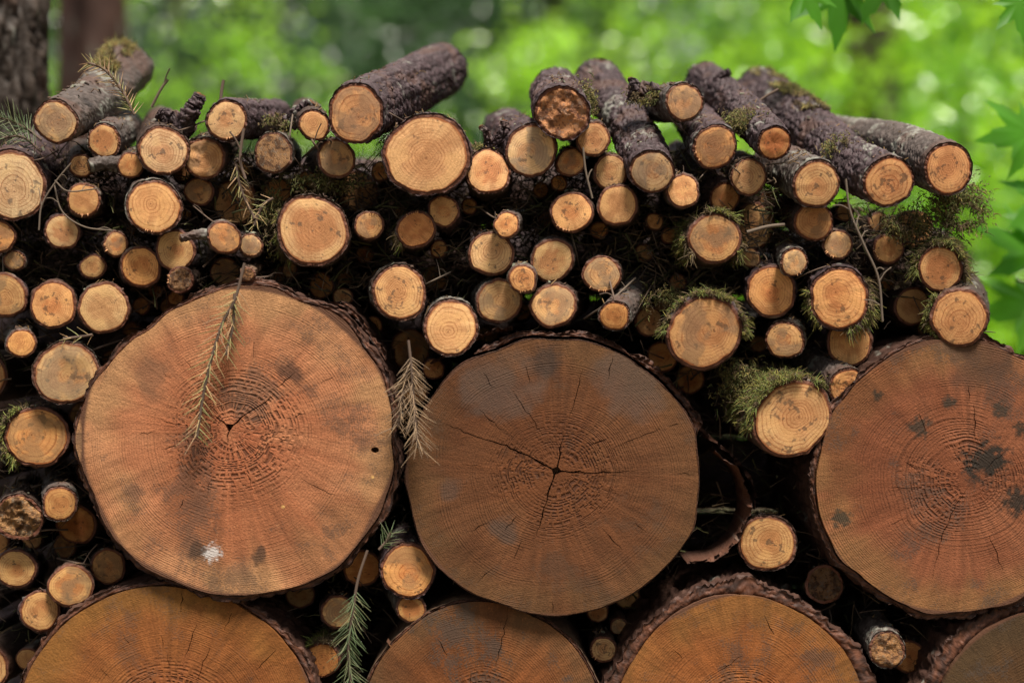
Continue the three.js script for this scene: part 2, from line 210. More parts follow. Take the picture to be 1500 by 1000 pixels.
// ------------------------------------------------------------------ the list of small logs: x, y, outer radius (pixels of the photograph), where the rear end shows, options
const S = [
  [80, 178, 33, 104, -82, { path: [[135, 147, -0.22, 34], [184, 97, -0.46, 38]], bark: 'grey', hi: 1, z: 0.05, tint: [1.08, 1.05, 1], say: 'knobby grey log with moss and needles on its back, beside the tree trunk', moss: [[0.62, 1.0, 60, 120, 420, 26]] }],
  [151, 206, 24, 38, -22, { bark: 'grey', hi: 1, spl: 20 }],
  [16, 270, 51, 55, -44, { bark: 'dark', hi: 1, z: 0.03, tint: [1.08, 1.05, 1] }],
  [118, 243, 17, -6, -26, { bark: 'brown', z: -0.02 }],
  [190, 242, 19, 4, -12, { bark: 'brown', z: 0.0, stub: [-62, 2, 12], say: 'thin log with a brown side branch pointing to the tree trunk' }],
  [238, 220, 35, -2, -32, { bark: 'brown', hi: 1, z: 0.03, spl: 270, tint: [1.08, 1.02, 0.98] }],
  [298, 231, 30, 26, -20, { bark: 'brown', hi: 1, z: 0.01, rough: 0.004, tint: [0.85, 0.78, 0.7] }],
  [332, 176, 29, 78, 10, { bark: 'dark', hi: 1, z: 0.04, tint: [1.15, 1.08, 1], spl: 290 }],
  [400, 224, 28, 14, -10, { bark: 'grey', hi: 1, z: 0.02, rot: 1, say: 'broken log with a ragged grey and black rotten end' }],
  [460, 183, 22, -14, -20, { bark: 'brown', hi: 1, z: 0.02, tint: [1.1, 1.05, 1] }],
  [492, 231, 28, -22, 6, { bark: 'grey', z: 0.0 }],
  [521, 165, 44, 132, -62, { path: [[585, 134, -0.24, 41], [650, 101, -0.5, 38]], bark: 'dark', hi: 2, z: 0.06, tint: [1.1, 0.98, 0.92], say: 'long thick dark log lying tilted on top of the pile, its far end raised' }],
  [625, 227, 63, 20, 10, { bark: 'dark', hi: 1, z: 0.07, tint: [1.15, 1.08, 1.02], say: 'thickest log of the top row with a split notch in its pale end' }],
  [715, 251, 32, 4, 26, { bark: 'brown', hi: 1, z: 0.03, tint: [1.12, 1.0, 0.92] }],
  [779, 221, 37, -42, -26, { bark: 'dark', hi: 1, z: 0.03, tint: [1.1, 1.05, 1] }],
  [825, 166, 38, -10, -32, { bark: 'dark', hi: 2, z: 0.07, rot: 1, rough: 0.007, tint: [1.5, 1.15, 0.95], say: 'dark ridged log with a crumbling orange end on top of the pile' }],
  [870, 203, 24, 6, -12, { bark: 'brown', z: 0.03, tint: [1.08, 1, 0.95] }],
  [836, 237, 21, 0, -6, { bark: 'brown', z: 0.0, tint: [1, 0.86, 0.72] }],
  [895, 252, 25, -8, -18, { bark: 'brown', z: 0.0, tint: [0.95, 0.86, 0.75] }],
  [955, 251, 33, -84, -136, { path: [[925, 188, -0.22, 34], [873, 116, -0.48, 33]], bark: 'dark', hi: 2, z: 0.05, tint: [1.02, 1, 0.98], say: 'long purple-grey wrinkled log slanting from the rear beside the crumbling orange end' }],
  [1003, 149, 27, -58, 4, { bark: 'grey', hi: 1, z: 0.03, tint: [1.02, 0.86, 0.76], say: 'short log with reddish ringed end and lichened bark perched on the top row' }],
  [1048, 216, 31, -28, -54, { bark: 'dark', hi: 1, z: 0.04, spl: 200, tint: [1.1, 0.98, 0.88] }],
  [1135, 209, 26, -104, -92, { path: [[1085, 160, -0.24, 27], [1031, 117, -0.5, 28]], bark: 'dark', hi: 2, z: 0.05, rough: 0.002, tint: [0.95, 0.68, 0.5], say: 'long slanting log with a small rusty orange end and lichen tufts on its bark' }],
  [1097, 259, 26, -18, -14, { bark: 'brown', hi: 1, z: 0.01, tint: [0.95, 0.82, 0.7] }],
  [1001, 279, 24, -12, 6, { bark: 'grey', z: 0.04, tint: [1.15, 0.98, 0.82] }],
  [1062, 290, 22, -74, -62, { bark: 'dark', hi: 1, z: -0.06, tint: [0.8, 0.7, 0.6] }],
  [1196, 270, 34, -48, -50, { bark: 'grey', hi: 1, z: 0.05 }],
  [1193, 324, 28, -38, -24, { bark: 'brown', hi: 1, z: 0.02, tint: [0.98, 0.88, 0.76] }],
  [1303, 266, 38, -196, -134, { path: [[1243, 238, -0.12, 37], [1180, 186, -0.33, 38], [1108, 138, -0.58, 39]], bark: 'dark', hi: 2, z: 0.06, tint: [1.0, 0.76, 0.6], say: 'bent dark log with a strongly ringed orange end near the pile corner', moss: [[0.5, 1.0, 60, 110, 380, 20]] }],
  [1390, 247, 38, -176, -44, { path: [[1310, 218, -0.24, 38], [1214, 203, -0.5, 34]], bark: 'grey', hi: 2, z: 0.05, tint: [1.02, 0.84, 0.72], say: 'outermost top log with brown-grey bark and pinkish end, overhanging the pile corner' }],
  [225, 304, 38, -6, -24, { bark: 'grey', hi: 1, z: 0.04, spl: 275 }],
  [290, 280, 21, 0, 0, { z: -0.03, tint: [0.9, 0.85, 0.75] }],
  [344, 296, 32, 0, 0, { z: -0.10, tint: [0.9, 0.76, 0.6] }],
  [121, 292, 24, 30, 14, { bark: 'brown', z: 0.02, spl: 265 }],
  [89, 339, 25, 8, -4, { z: 0.0 }],
  [-4, 346, 24, 10, 0, { z: 0.02, tint: [1.05, 0.85, 0.65] }],
  [20, 381, 15, 32, -16, { bark: 'grey', z: 0.0, spl: 40, tint: [0.95, 0.85, 0.7] }],
  [135, 390, 18, 0, 4, { z: -0.02, tint: [0.9, 0.8, 0.62] }],
  [169, 357, 18, 4, 4, { z: 0.0, spl: 190 }],
  [205, 391, 29, -16, 6, { z: 0.0, tint: [0.95, 0.84, 0.66] }],
  [256, 366, 29, 10, 8, { z: 0.0, tint: [0.9, 0.78, 0.6] }],
  [328, 347, 24, 0, -4, { bark: 'grey', z: 0.04, stub: [-66, 2, 7], tint: [1.12, 0.98, 0.85], say: 'small log with a bare grey twig stub reaching over its neighbour' }],
  [367, 359, 17, 4, 2, { z: 0.03, spl: 270, tint: [1.1, 0.95, 0.8] }],
  [458, 337, 54, 14, 14, { bark: 'brown', hi: 1, z: 0.04, tint: [1.02, 0.96, 0.88], moss: [[0.1, 0.6, 150, 230, 420, 26]], say: 'thick pale log with a white resin drip, moss hanging at its side' }],
  [540, 330, 21, 0, 16, { z: 0.02, spl: 80, tint: [1.1, 0.95, 0.78] }],
  [609, 336, 27, -4, 22, { z: 0.02, spl: 110, rough: 0.002, tint: [1.05, 0.85, 0.68], moss: [[0.0, 0.3, 160, 240, 120, 24]] }],
  [649, 309, 23, 20, 36, { z: 0.01, spl: 30, tint: [0.92, 0.8, 0.64] }],
  [742, 329, 19, 18, -8, { bark: 'grey', z: 0.05, tint: [1.1, 0.95, 0.78] }],
  [720, 371, 32, 0, 6, { z: 0.01 }],
  [765, 408, 21, 10, -14, { bark: 'grey', z: 0.07, spl: 290, tint: [1.2, 1.08, 0.95] }],
  [585, 428, 39, -20, -6, { bark: 'brown', z: 0.03, hi: 1 }],
  [661, 480, 39, -10, -16, { bark: 'grey', z: 0.04, hi: 1 }],
  [731, 441, 32, -26, -8, { bark: 'grey', z: 0.0, tint: [0.98, 0.84, 0.66] }],
  [838, 310, 30, 10, 4, { z: 0.02, spl: 240, tint: [1.08, 0.96, 0.82] }],
  [905, 300, 29, 14, 12, { z: 0.02, tint: [1.08, 0.94, 0.78] }],
  [809, 381, 31, 6, -18, { bark: 'grey', z: 0.0, tint: [0.9, 0.82, 0.68] }],
  [811, 447, 32, 26, -8, { bark: 'brown', z: 0.02 }],
  [882, 401, 27, 10, -10, { z: 0.01, spl: 255 }],
  [900, 463, 22, 64, -74, { bark: 'grey', hi: 1, z: 0.05, tint: [0.95, 0.78, 0.56], say: 'slim lichen-grey log poking out at a slant above the grey-brown round' }],
  [1047, 349, 37, 0, 0, { z: 0.03, tint: [1.0, 0.9, 0.75], moss: [[0.0, 0.4, -30, 215, 900, 30]], say: 'log ringed by a thick collar of green moss' }],
  [1032, 486, 56, -4, -22, { bark: 'dark', z: 0.05, tint: [1.04, 0.92, 0.8], moss: [[0.0, 0.4, 0, 180, 900, 24]], say: 'thick cracked log with moss over its back, below the moss-collared log' }],
  [1131, 426, 36, 0, -6, { z: 0.0, tint: [0.92, 0.76, 0.6] }],
  [1164, 384, 20, -30, -28, { bark: 'grey', hi: 1, z: 0.04, spl: 310, tint: [1.1, 0.98, 0.82] }],
  [1228, 358, 21, -10, -6, { z: 0.01, spl: 230 }],
  [1230, 437, 43, -6, -22, { bark: 'dark', z: 0.03, hi: 1, moss: [[0.0, 0.3, -70, 30, 520, 34], [0.0, 0.3, 170, 240, 200, 20]], tint: [1.04, 0.95, 0.84], say: 'thick finely ringed log with black bark and stringy moss hanging from one side' }],
  [1150, 498, 27, 28, -12, { bark: 'brown', z: 0.0, hi: 1 }],
  [1245, 502, 32, 0, 4, { z: -0.02, tint: [0.88, 0.74, 0.55] }],
  [1302, 364, 22, 0, 0, { z: -0.04, tint: [0.8, 0.64, 0.46], spl: 200 }],
  [1378, 393, 32, 4, 0, { z: 0.01, tint: [0.98, 0.9, 0.8], moss: [[0.0, 0.35, -20, 190, 800, 32]], say: 'log under a shaggy moss tuft at the pile edge' }],
  [1407, 465, 41, -12, -6, { z: 0.04, tint: [1.0, 0.85, 0.72], moss: [[0.0, 0.3, 140, 240, 300, 24]] }],
  [1242, 566, 26, -16, -34, { bark: 'grey', hi: 1, z: 0.02, spl: 270, rough: 0.0025, tint: [1.0, 0.9, 0.78] }],
  [1163, 613, 60, -8, -20, { bark: 'brown', z: 0.04, tint: [1.1, 1.02, 0.9], moss: [[0.0, 0.35, 50, 190, 800, 26]], say: 'thick pale log with a notched end and mossy back, beside the red-brown round' }],
  [1125, 795, 40, -4, -14, { bark: 'brown', hi: 1, z: 0.0, tint: [0.9, 0.78, 0.6] }],
  [6, 432, 31, 14, -4, { z: 0.01, tint: [0.95, 0.85, 0.68] }],
  [77, 446, 33, 10, -8, { z: 0.02 }],
  [151, 451, 36, 8, -2, { z: 0.02, tint: [1.04, 0.94, 0.78] }],
  [30, 502, 21, 4, -20, { bark: 'grey', z: 0.02, tint: [0.95, 0.82, 0.62] }],
  [97, 546, 48, 14, -12, { z: 0.02, hi: 1, tint: [1.0, 0.88, 0.72] }],
  [53, 640, 46, 20, -4, { z: 0.0, tint: [0.86, 0.76, 0.58], moss: [[0.0, 0.3, 110, 230, 420, 24]] }],
  [87, 738, 25, 4, -38, { bark: 'grey', hi: 1, z: 0.02, tint: [0.8, 0.68, 0.5] }],
  [110, 768, 29, 0, 0, { z: -0.09, tint: [0.86, 0.72, 0.54] }],
  [26, 758, 33, 16, -34, { bark: 'brown', hi: 1, z: 0.02, rot: 1, rough: 0.012, tint: [0.8, 0.8, 0.7], say: 'rotten crumbling stump end low beside the orange round' }],
  [22, 833, 28, 20, -4, { z: -0.01, tint: [0.86, 0.74, 0.54] }],
  [157, 830, 25, 8, -4, { z: -0.05, tint: [0.85, 0.72, 0.54] }],
  [102, 858, 31, 12, -8, { z: 0.0, tint: [0.95, 0.84, 0.64] }],
  [58, 895, 29, 12, -6, { z: -0.01, tint: [0.86, 0.72, 0.54] }],
  [597, 836, 38, -26, -18, { bark: 'dark', hi: 1, z: 0.03, tint: [1.0, 0.86, 0.66], say: 'medium log with rough dark bark wedged between the orange and grey-brown rounds' }],
  [531, 832, 26, 4, -2, { z: -0.06, tint: [0.8, 0.62, 0.44] }],
  [495, 896, 24, 6, -4, { z: -0.02, tint: [0.9, 0.78, 0.62] }],
  [602, 892, 21, 8, -14, { bark: 'grey', z: 0.02, tint: [0.9, 0.76, 0.56] }],
  [470, 967, 26, 0, -8, { z: -0.03, tint: [0.75, 0.58, 0.4], moss: [[0.0, 0.3, 60, 210, 420, 28]] }],
  [884, 951, 19, 4, -8, { bark: 'brown', z: -0.02, spl: 200, tint: [0.85, 0.75, 0.6] }],
  [1301, 952, 26, -50, -74, { bark: 'grey', hi: 1, z: 0.03, rot: 1, rough: 0.005, tint: [1.0, 1.0, 0.9], say: 'grey slanting log with a rotten mouldy end below the red-brown round' }],
  [1331, 962, 24, -4, -4, { z: -0.06, tint: [0.72, 0.56, 0.4] }],
  [1208, 856, 27, -4, -8, { bark: 'brown', z: -0.03, rot: 1, rough: 0.008, tint: [0.6, 0.55, 0.5], say: 'blackened rotten log end tucked beneath the red-brown round' }],
  [262, 410, 19, 40, -20, { bark: 'brown', z: 0.01, rot: 1, rough: 0.006, spl: 170, tint: [1.2, 1.1, 1.0], say: 'split splintered branch wood jutting over the orange round' }],
  [362, 402, 11, 26, -36, { bark: 'bare', z: 0.05, rot: 1, rough: 0.003, say: 'barkless broken stick end above the hanging needle twig' }],
];
// big rounds: centre x, y, half width, half height
const BIGS = [
  { x: 350, y: 647, rx: 226, ry: 221, z: 0.05 }, { x: 814, y: 699, rx: 217, ry: 202, z: 0.05 }, { x: 1402, y: 699, rx: 208, ry: 195, z: 0.03 },
  { x: 240, y: 1084, rx: 224, ry: 225, z: 0.03 }, { x: 705, y: 1095, rx: 186, ry: 214, z: 0.03 }, { x: 1085, y: 1085, rx: 190, ry: 212, z: 0.03 }, { x: 1535, y: 1100, rx: 176, ry: 205, z: 0.02 },
];

// ---- settle the logs: rear ends give way where two logs would share a place
const logs = S.map((a, i) => {
  const [x, y, rp, dx, dy, o] = a, r = rp < 45 && !o.path ? rp * 1.07 : rp, z = o.z ?? 0, Ln = o.path ? -o.path[o.path.length - 1][2] : 0.36 + 0.1 * h3(i, 3, 3), s = pxm(z);
  const f = P(x, y, z), zb = z - Ln; let b;
  if (dx === 0 && dy === 0) b = V(f.x + 0.02 * (h3(i, 1, 1) - 0.5), f.y + 0.02 * (h3(i, 2, 2) - 0.5), zb); else b = P(x + dx, y + dy, zb);
  const r1 = o.path ? o.path[o.path.length - 1][3] * pxm(zb) : r * s * (0.9 + 0.12 * h3(i, 9, 1));
  return { i, f, b, r0: r * s, r1, o, t: b.clone(), firm: (o.hi ?? 0) >= 2 ? 0.02 : 1, x, y, r };
});
const bigC = BIGS.map(b => ({ c: P(b.x, b.y, b.z), rx: (b.rx + 12) * pxm(b.z), ry: (b.ry + 12) * pxm(b.z) }));
function at(l, z) { const t = (l.f.z - z) / (l.f.z - l.b.z); if (t < 0 || t > 1) return null; return [lerp(l.f.x, l.b.x, t), lerp(l.f.y, l.b.y, t), lerp(l.r0, l.r1, t), t]; }
function settle(list, iters) {
  for (let it = 0; it < iters; it++) for (let z = -0.06; z > -0.5; z -= 0.085) {
    const a = list.map(l => at(l, z));
    for (let i = 0; i < list.length; i++) {
      const A = a[i]; if (!A) continue;
      for (let j = i + 1; j < list.length; j++) {
        const B = a[j]; if (!B) continue; const dx = A[0] - B[0], dy = A[1] - B[1], d = Math.hypot(dx, dy) + 1e-6, p = A[2] + B[2] - d;
        if (p > 0) { const k = 0.35 * p / d, wa = list[i].firm, wb = list[j].firm, w = wa + wb + 1e-6; const ka = k * wa / w * A[3], kb = k * wb / w * B[3]; list[i].b.x += dx * ka; list[i].b.y += dy * ka; list[j].b.x -= dx * kb; list[j].b.y -= dy * kb; }
      }
      for (const c of bigC) { const dx = A[0] - c.c.x, dy = A[1] - c.c.y, q = Math.hypot(dx / (c.rx + A[2]), dy / (c.ry + A[2])); if (q < 1 && A[3] > 0.02) { const k = 0.5 * (1 / q - 1) * A[3]; list[i].b.x += dx * k; list[i].b.y += dy * k; } }
    }
  }
}
settle(logs, 60);
// logs deep in the gaps
const top = [[-60, 215], [150, 215], [330, 215], [450, 228], [620, 238], [700, 248], [860, 238], [1000, 212], [1100, 228], [1200, 280], [1300, 308], [1395, 335], [1440, 470], [1480, 520]];
const topY = x => { for (let i = 0; i < top.length - 1; i++) if (x <= top[i + 1][0]) return lerp(top[i][1], top[i + 1][1], (x - top[i][0]) / (top[i + 1][0] - top[i][0])); return 600; };
const fill = [];
for (let n = 0; n < 9000 && fill.length < 95; n++) {
  const x = rr(-40, 1440), y = rr(200, 1000), z = -rr(0.06, 0.19); if (y < topY(x) + 16 || (y > 560 && (x > 950 || rnd() < 0.7))) continue;
  const f = P(x, y, z); let r = 0.046;
  for (const zz of [z, z - 0.1, z - 0.2]) {
    for (const l of logs) { const A = at(l, zz); if (A) r = Math.min(r, Math.hypot(A[0] - f.x, A[1] - f.y) - A[2]); }
    for (const l of fill) { const A = at(l, Math.min(zz, l.f.z)); if (A) r = Math.min(r, Math.hypot(A[0] - f.x, A[1] - f.y) - A[2]); }
  }
  for (const c of bigC) r = Math.min(r, (Math.hypot((f.x - c.c.x) / c.rx, (f.y - c.c.y) / c.ry) - 1) * c.rx);
  if (r < 0.0155) continue;
  const b = V(f.x, f.y, z - 0.34);
  fill.push({ i: 200 + fill.length, f, b, t: b, r0: r, r1: r, o: { deep: 1, tint: [0.9, 0.76, 0.58] }, firm: 1, x, y, r: r / pxm(z) });
}

// ------------------------------------------------------------------ moss
const mossMat = new THREE.MeshStandardMaterial({ vertexColors: true, roughness: 0.95 });
function strand(pos, col, idx, p, dir, len, rad, c, droop, jit = 1) {
  const n = 3, q = p.clone(), d = dir.clone(); let base = pos.length / 3;
  for (let k = 0; k <= n; k++) {
    const w = rad * (1 - 0.75 * k / n), X = frameAt(d.clone().normalize())[0], Y = new THREE.Vector3().crossVectors(d, X).normalize();
    for (let e = 0; e < 3; e++) { const a = e * 2.094; pos.push(q.x + w * (X.x * Math.cos(a) + Y.x * Math.sin(a)), q.y + w * (X.y * Math.cos(a) + Y.y * Math.sin(a)), q.z + w * (X.z * Math.cos(a) + Y.z * Math.sin(a))); col.push(c[0], c[1], c[2]); }
    if (k) for (let e = 0; e < 3; e++) { const a = base + (k - 1) * 3 + e, b = base + (k - 1) * 3 + (e + 1) % 3; idx.push(a, b, a + 3, b, b + 3, a + 3); }
    d.x += gauss() * 0.45 * jit; d.y += gauss() * 0.4 * jit - droop; d.z += gauss() * 0.4 * jit; d.normalize(); q.addScaledVector(d, len / n);
  }
}
function mossGeo(frameFn, count, len, tone = [0.13, 0.15, 0.035]) {
  const pos = [], col = [], idx = []; len *= 0.42;
  for (let n = 0; n < count * 5.5; n++) {
    const { p, out } = frameFn(); const pat = noise(p.x * 55, p.y * 55, p.z * 30); if (pat < 0.40) continue; const v = 0.45 + 0.9 * rnd(), y = rnd();
    const c = [tone[0] * v * (0.8 + 0.6 * y), tone[1] * v, tone[2] * v];
    if (rnd() < 0.2 || pat < 0.47) { c[0] = 0.11 * v; c[1] = 0.075 * v; c[2] = 0.035 * v; }
    const d = out.clone(); d.x += gauss() * 0.8; d.y += gauss() * 0.8; d.z += gauss() * 0.9 + 0.15; d.normalize();
    strand(pos, col, idx, p, d, len * (rnd() < 0.12 ? rr(1, 2) : rr(0.3, 0.9)), rr(0.0008, 0.0017), c, 0.35);
    // side leaflets make it feathery
    for (let k = 0; k < 1; k++) { const e = d.clone(); e.x += gauss(); e.y += gauss(); e.z += gauss(); e.normalize(); strand(pos, col, idx, p.clone().addScaledVector(d, len * rr(0.1, 0.5)), e, len * 0.3, 0.0007, c.map(t => t * 1.2), 0.1); }
  }
  return geom(pos, idx, col);
}
// ------------------------------------------------------------------ build the small logs
const SIZE = r => r < 18 ? 'thin' : r < 25 ? 'small' : r < 32 ? 'medium' : r < 42 ? 'stout' : 'thick';
function region(x, y) {
  if (y > 600 && x < 200) return 'low in the stack beside the orange round';
  if (y > 780 && x < 700) return 'wedged under the orange and grey-brown rounds';
  if (y > 780 && x < 1000) return 'wedged beneath the grey-brown round';
  if (y > 590) return 'wedged under the grey-brown and red-brown rounds';
  if (y < 285 && (x < 340)) return 'in the uppermost row near the tree trunk';
  if (y < 262) return x < 700 ? 'in the uppermost row beside the long tilted log' : x < 930 ? 'in the uppermost row under the crumbling orange end' : 'in the uppermost row among the slanting logs';
  if (x < 200 && y > 400) return 'beside the upper half of the orange round';
  if (x < 420) return 'in the stack above the orange round';
  if (x < 700) return 'between the resin-dripped log and grey-brown round';
  if (x < 960) return 'in the stack above the grey-brown round';
  if (x < 1320) return 'in the stack beside the moss-collared log';
  return 'at the pile edge above the red-brown round';
}
const tintWord = t => t[2] > 0.9 ? 'pale' : t[2] > 0.74 ? 'tan' : t[2] > 0.6 ? 'golden' : 'brown';
function spray(fr, rw, out, ang, big, sd) {   // torn fibres left by the saw along one edge
  const gs = [], n = 8;
  for (let k = 0; k < n; k++) {
    const a = (ang + (h3(k, sd, 1) - 0.5) * (big ? 120 : 60)) * Math.PI / 180, R = rw(a) * (big ? 0.75 + 0.25 * h3(k, sd, 6) : 0.98), l = big ? 0.008 + 0.022 * h3(k, sd, 2) ** 2 : 0.0015 + 0.008 * h3(k, sd, 2) ** 3, w = big ? 0.0026 : 0.001;
    const g = new THREE.ConeGeometry(w * (0.6 + h3(k, sd, 3)), l, 5, 1); g.translate(0, l * 0.4, 0);
    const dir = fr.X.clone().multiplyScalar(Math.cos(a)).addScaledVector(fr.Y, Math.sin(a)).addScaledVector(fr.N, -(big ? 0.3 : 0.7) - 0.8 * h3(k, sd, 4) * (big ? 0.5 : 1)).normalize();
    g.applyQuaternion(new THREE.Quaternion().setFromUnitVectors(V(0, 1, 0), dir));
    const p = fr.c.clone().addScaledVector(fr.X, Math.cos(a) * R).addScaledVector(fr.Y, Math.sin(a) * R).addScaledVector(fr.N, -0.001); g.translate(p.x, p.y, p.z); gs.push(g);
  }
  return mergeGeometries(gs);
}
function buildLog(l) {
  const o = l.o, deep = o.deep, sd = l.i * 7 + 3, type = o.bark || ['brown', 'dark', 'brown'][l.i % 3], hi = o.hi ?? 0;
  const pts = [l.f], rad = [l.r0];
  if (o.path) for (const [x, y, z, r] of o.path) { const zz = l.f.z + z; pts.push(P(x, y, zz)); rad.push(r * pxm(zz)); } else { pts.push(l.b); rad.push(l.r1); }
  const ax = pts[0].clone().sub(pts[1]).normalize(), n0 = V(0.10 * (h3(sd, 1, 1) - 0.5) * 2, 0.10 * (h3(sd, 2, 1) - 0.35) * 2, 1).lerp(ax, o.path ? 0.4 : 0.55).normalize();
  const thick = Math.min(0.0075, 0.0024 + l.r0 * 0.07), out = outline(sd, 0.03, 0.10);
  const NU = deep ? 24 : hi === 2 ? 120 : hi ? 84 : 56, NV = deep ? 8 : hi === 2 ? 190 : hi ? 90 : 30;
  const B = logGeo({ pts, rad, n0, type, sd, NU, NV, thick, out });
  const tint0 = o.tint || [1.02, 0.94, 0.82], jv = 0.70 + 0.40 * h3(sd, 8, 1), jg = 0.86 + 0.26 * h3(sd, 9, 1), tint = [tint0[0] * jv, tint0[1] * jv * jg, tint0[2] * jv * jg * jg];
  const label = o.say || (deep ? 'log end sunk deep in a shadowed gap of the stack' : `${SIZE(l.r)} ${tintWord(tint0)} log${o.moss ? ' with a mossy side' : o.spl !== undefined ? ' with torn edge' : type === 'grey' ? ' with grey bark' : ''} ${region(l.x, l.y)}`);
  const g = thing(deep ? 'sunken_log' : 'log', label, 'log', deep ? 'logs deep inside the pile' : null);
  l.g = g; l.label = label;
  mesh('bark', B.g, barkMat, g);
  const rw = a => B.fr0.r * out(a) - thick;
  mesh('cut_face', faceGeo(B.fr0, out, rw, deep ? 20 : 48, o.rough ?? 0.0006, sd, false, h3(sd, 5, 5) * 6.28), woodMat(o.rot ? -1 : l.i * 5 + (l.i >> 2), tint), g);
  mesh('rear_face', faceGeo(B.fr1, out, a => B.fr1.r * out(a), 20, 0, sd, true), backWood, g);
  if (o.spl !== undefined) mesh('splinters', spray(B.fr0, rw, out, o.spl, o.splBig, sd), splinterMat, g);
  if (o.stub) {
    const [dx, dy, r] = o.stub, p0 = l.f.clone().add(V(0, 0, -0.03)), p1 = P(l.x + dx, l.y + dy, l.f.z + 0.0), m = p0.clone().lerp(p1, 0.55); m.y += 0.008;
    const sB = logGeo({ pts: [p1, m, p0], rad: [r * PX * 0.75, r * PX, r * PX * 1.3], n0: p1.clone().sub(m).normalize(), type: 'grey', sd: sd + 2, NU: 24, NV: 30, thick: 0.002, out: outline(sd + 1, 0.02, 0.1) });
    const st = mesh('branch_stub', sB.g, barkMat, g); mesh('broken_end', faceGeo(sB.fr0, a => 1, a => r * PX * 0.7, 12, 0.001, 3, false), woodMat(-1, [1, 0.9, 0.8]), st);
  }
  for (const m of o.moss || []) {
    const [t0, t1, a0, a1, cnt, len] = m, curve = new THREE.CatmullRomCurve3(pts.length > 2 ? pts : [pts[0], pts[0].clone().lerp(pts[1], 0.5), pts[1]]);
    const gm = mossGeo(() => {
      const t = t0 + (t1 - t0) * Math.pow(rnd(), 1.5), a = lerp(a0, a1, 0.5 + 0.5 * clamp(gauss() * 1.3, -1, 1)) * Math.PI / 180, c = curve.getPointAt(t), N = curve.getTangentAt(t), [X, Y] = frameAt(N), r = lerp(l.r0, l.r1, t) * out(a);
      const od = X.clone().multiplyScalar(Math.cos(a)).addScaledVector(Y, Math.sin(a)); return { p: c.addScaledVector(od, r * rr(0.97, 1.04)), out: od };
    }, cnt, len * PX, o.path ? [0.24, 0.22, 0.07] : [0.13, 0.145, 0.03]);
    mesh('moss', gm, mossMat, g, 'stuff');
  }
}
for (const l of logs) buildLog(l);
for (const l of fill) buildLog(l);
{ // logs that share a label share a group
  const by = {}; for (const l of logs) (by[l.label] ??= []).push(l);
  for (const k in by) if (by[k].length > 1) for (const l of by[k]) l.g.userData.group = k.split(' ').slice(0, 2).join(' ') + 's ' + region(by[k][0].x, by[k][0].y);
}

{ // dead moss, rootlets and twig bits packed into the gaps
  const pos = [], col = [], idx = [], all = logs.concat(fill); let made = 0;
  for (let n = 0; n < 90000 && made < 12000; n++) {
    const x = rr(-50, 1440), y = rnd() < 0.6 ? rr(205, 430) : rr(205, 1000), z = -rr(0.05, 0.42); if (y < topY(x) + 6) continue; const p = P(x, y, z);
    if (bigC.some(c => Math.hypot((p.x - c.c.x) / c.rx, (p.y - c.c.y) / c.ry) < 1) || all.some(l => { const A = at(l, z); return A && Math.hypot(A[0] - p.x, A[1] - p.y) < A[2]; })) continue;
    const v = rr(0.4, 1.4), g = rnd(), c = g < 0.6 ? [0.085 * v, 0.055 * v, 0.035 * v] : g < 0.85 ? [0.075 * v, 0.075 * v, 0.025 * v] : [0.16 * v, 0.11 * v, 0.06 * v];
    strand(pos, col, idx, p, V(gauss(), gauss() * 0.7, gauss()).normalize(), rr(0.02, 0.07), rr(0.0008, 0.0026), c, 0.04, 0.7); made++;
  }
  tag(mesh('gap_debris', geom(pos, idx, col), mossMat, scene), 'brown rootlets, dead moss and twig bits filling the gaps between log ends', 'debris', null, 'stuff');
}
// added crosswise logs block light from behind so the gaps stay dark
for (let k = 0, Y = 0.075; k < 9; k++) {
  const r = 0.07 + 0.012 * h3(k, 2, 2), z = -0.57 + 0.03 * (h3(k, 3, 2) - 0.5); Y += k ? r : 0;
  const py = 500 - (Y - CAMY) / pxm(z), x0 = -1.12 - 0.1 * h3(k, 4, 2); let x1 = 1.3; while (x1 > 0 && topY(750 + x1 / pxm(z)) + 2 > py - r / pxm(z)) x1 -= 0.02;
  if (x1 < 0.2) break;
  const p0 = V(x1, Y, z), p1 = V(x0, Y + 0.004, z - 0.01), out = outline(k + 70, 0.02, 0.06), B = logGeo({ pts: [p0, p0.clone().lerp(p1, 0.5).add(V(0, 0.006, 0)), p1], rad: [r * 0.95, r, r * 1.02], n0: V(1, 0, 0), type: 'dark', sd: 700 + k * 7, NU: 40, NV: 160, thick: 0.006, out });
  const g = thing('added_blocker_log', 'added long dark-barked log laid crosswise behind the stack to block light', 'log', 'added logs blocking light behind the stack');
  mesh('bark', B.g, barkMat, g); mesh('cut_face', faceGeo(B.fr0, out, a => r * 0.95 * out(a) - 0.006, 24, 0.0006, k, false), woodMat(k, [0.95, 0.85, 0.7]), g); mesh('rear_face', faceGeo(B.fr1, out, a => r * out(a), 24, 0, k, true), backWood, g);
  Y += r + 0.002;
}

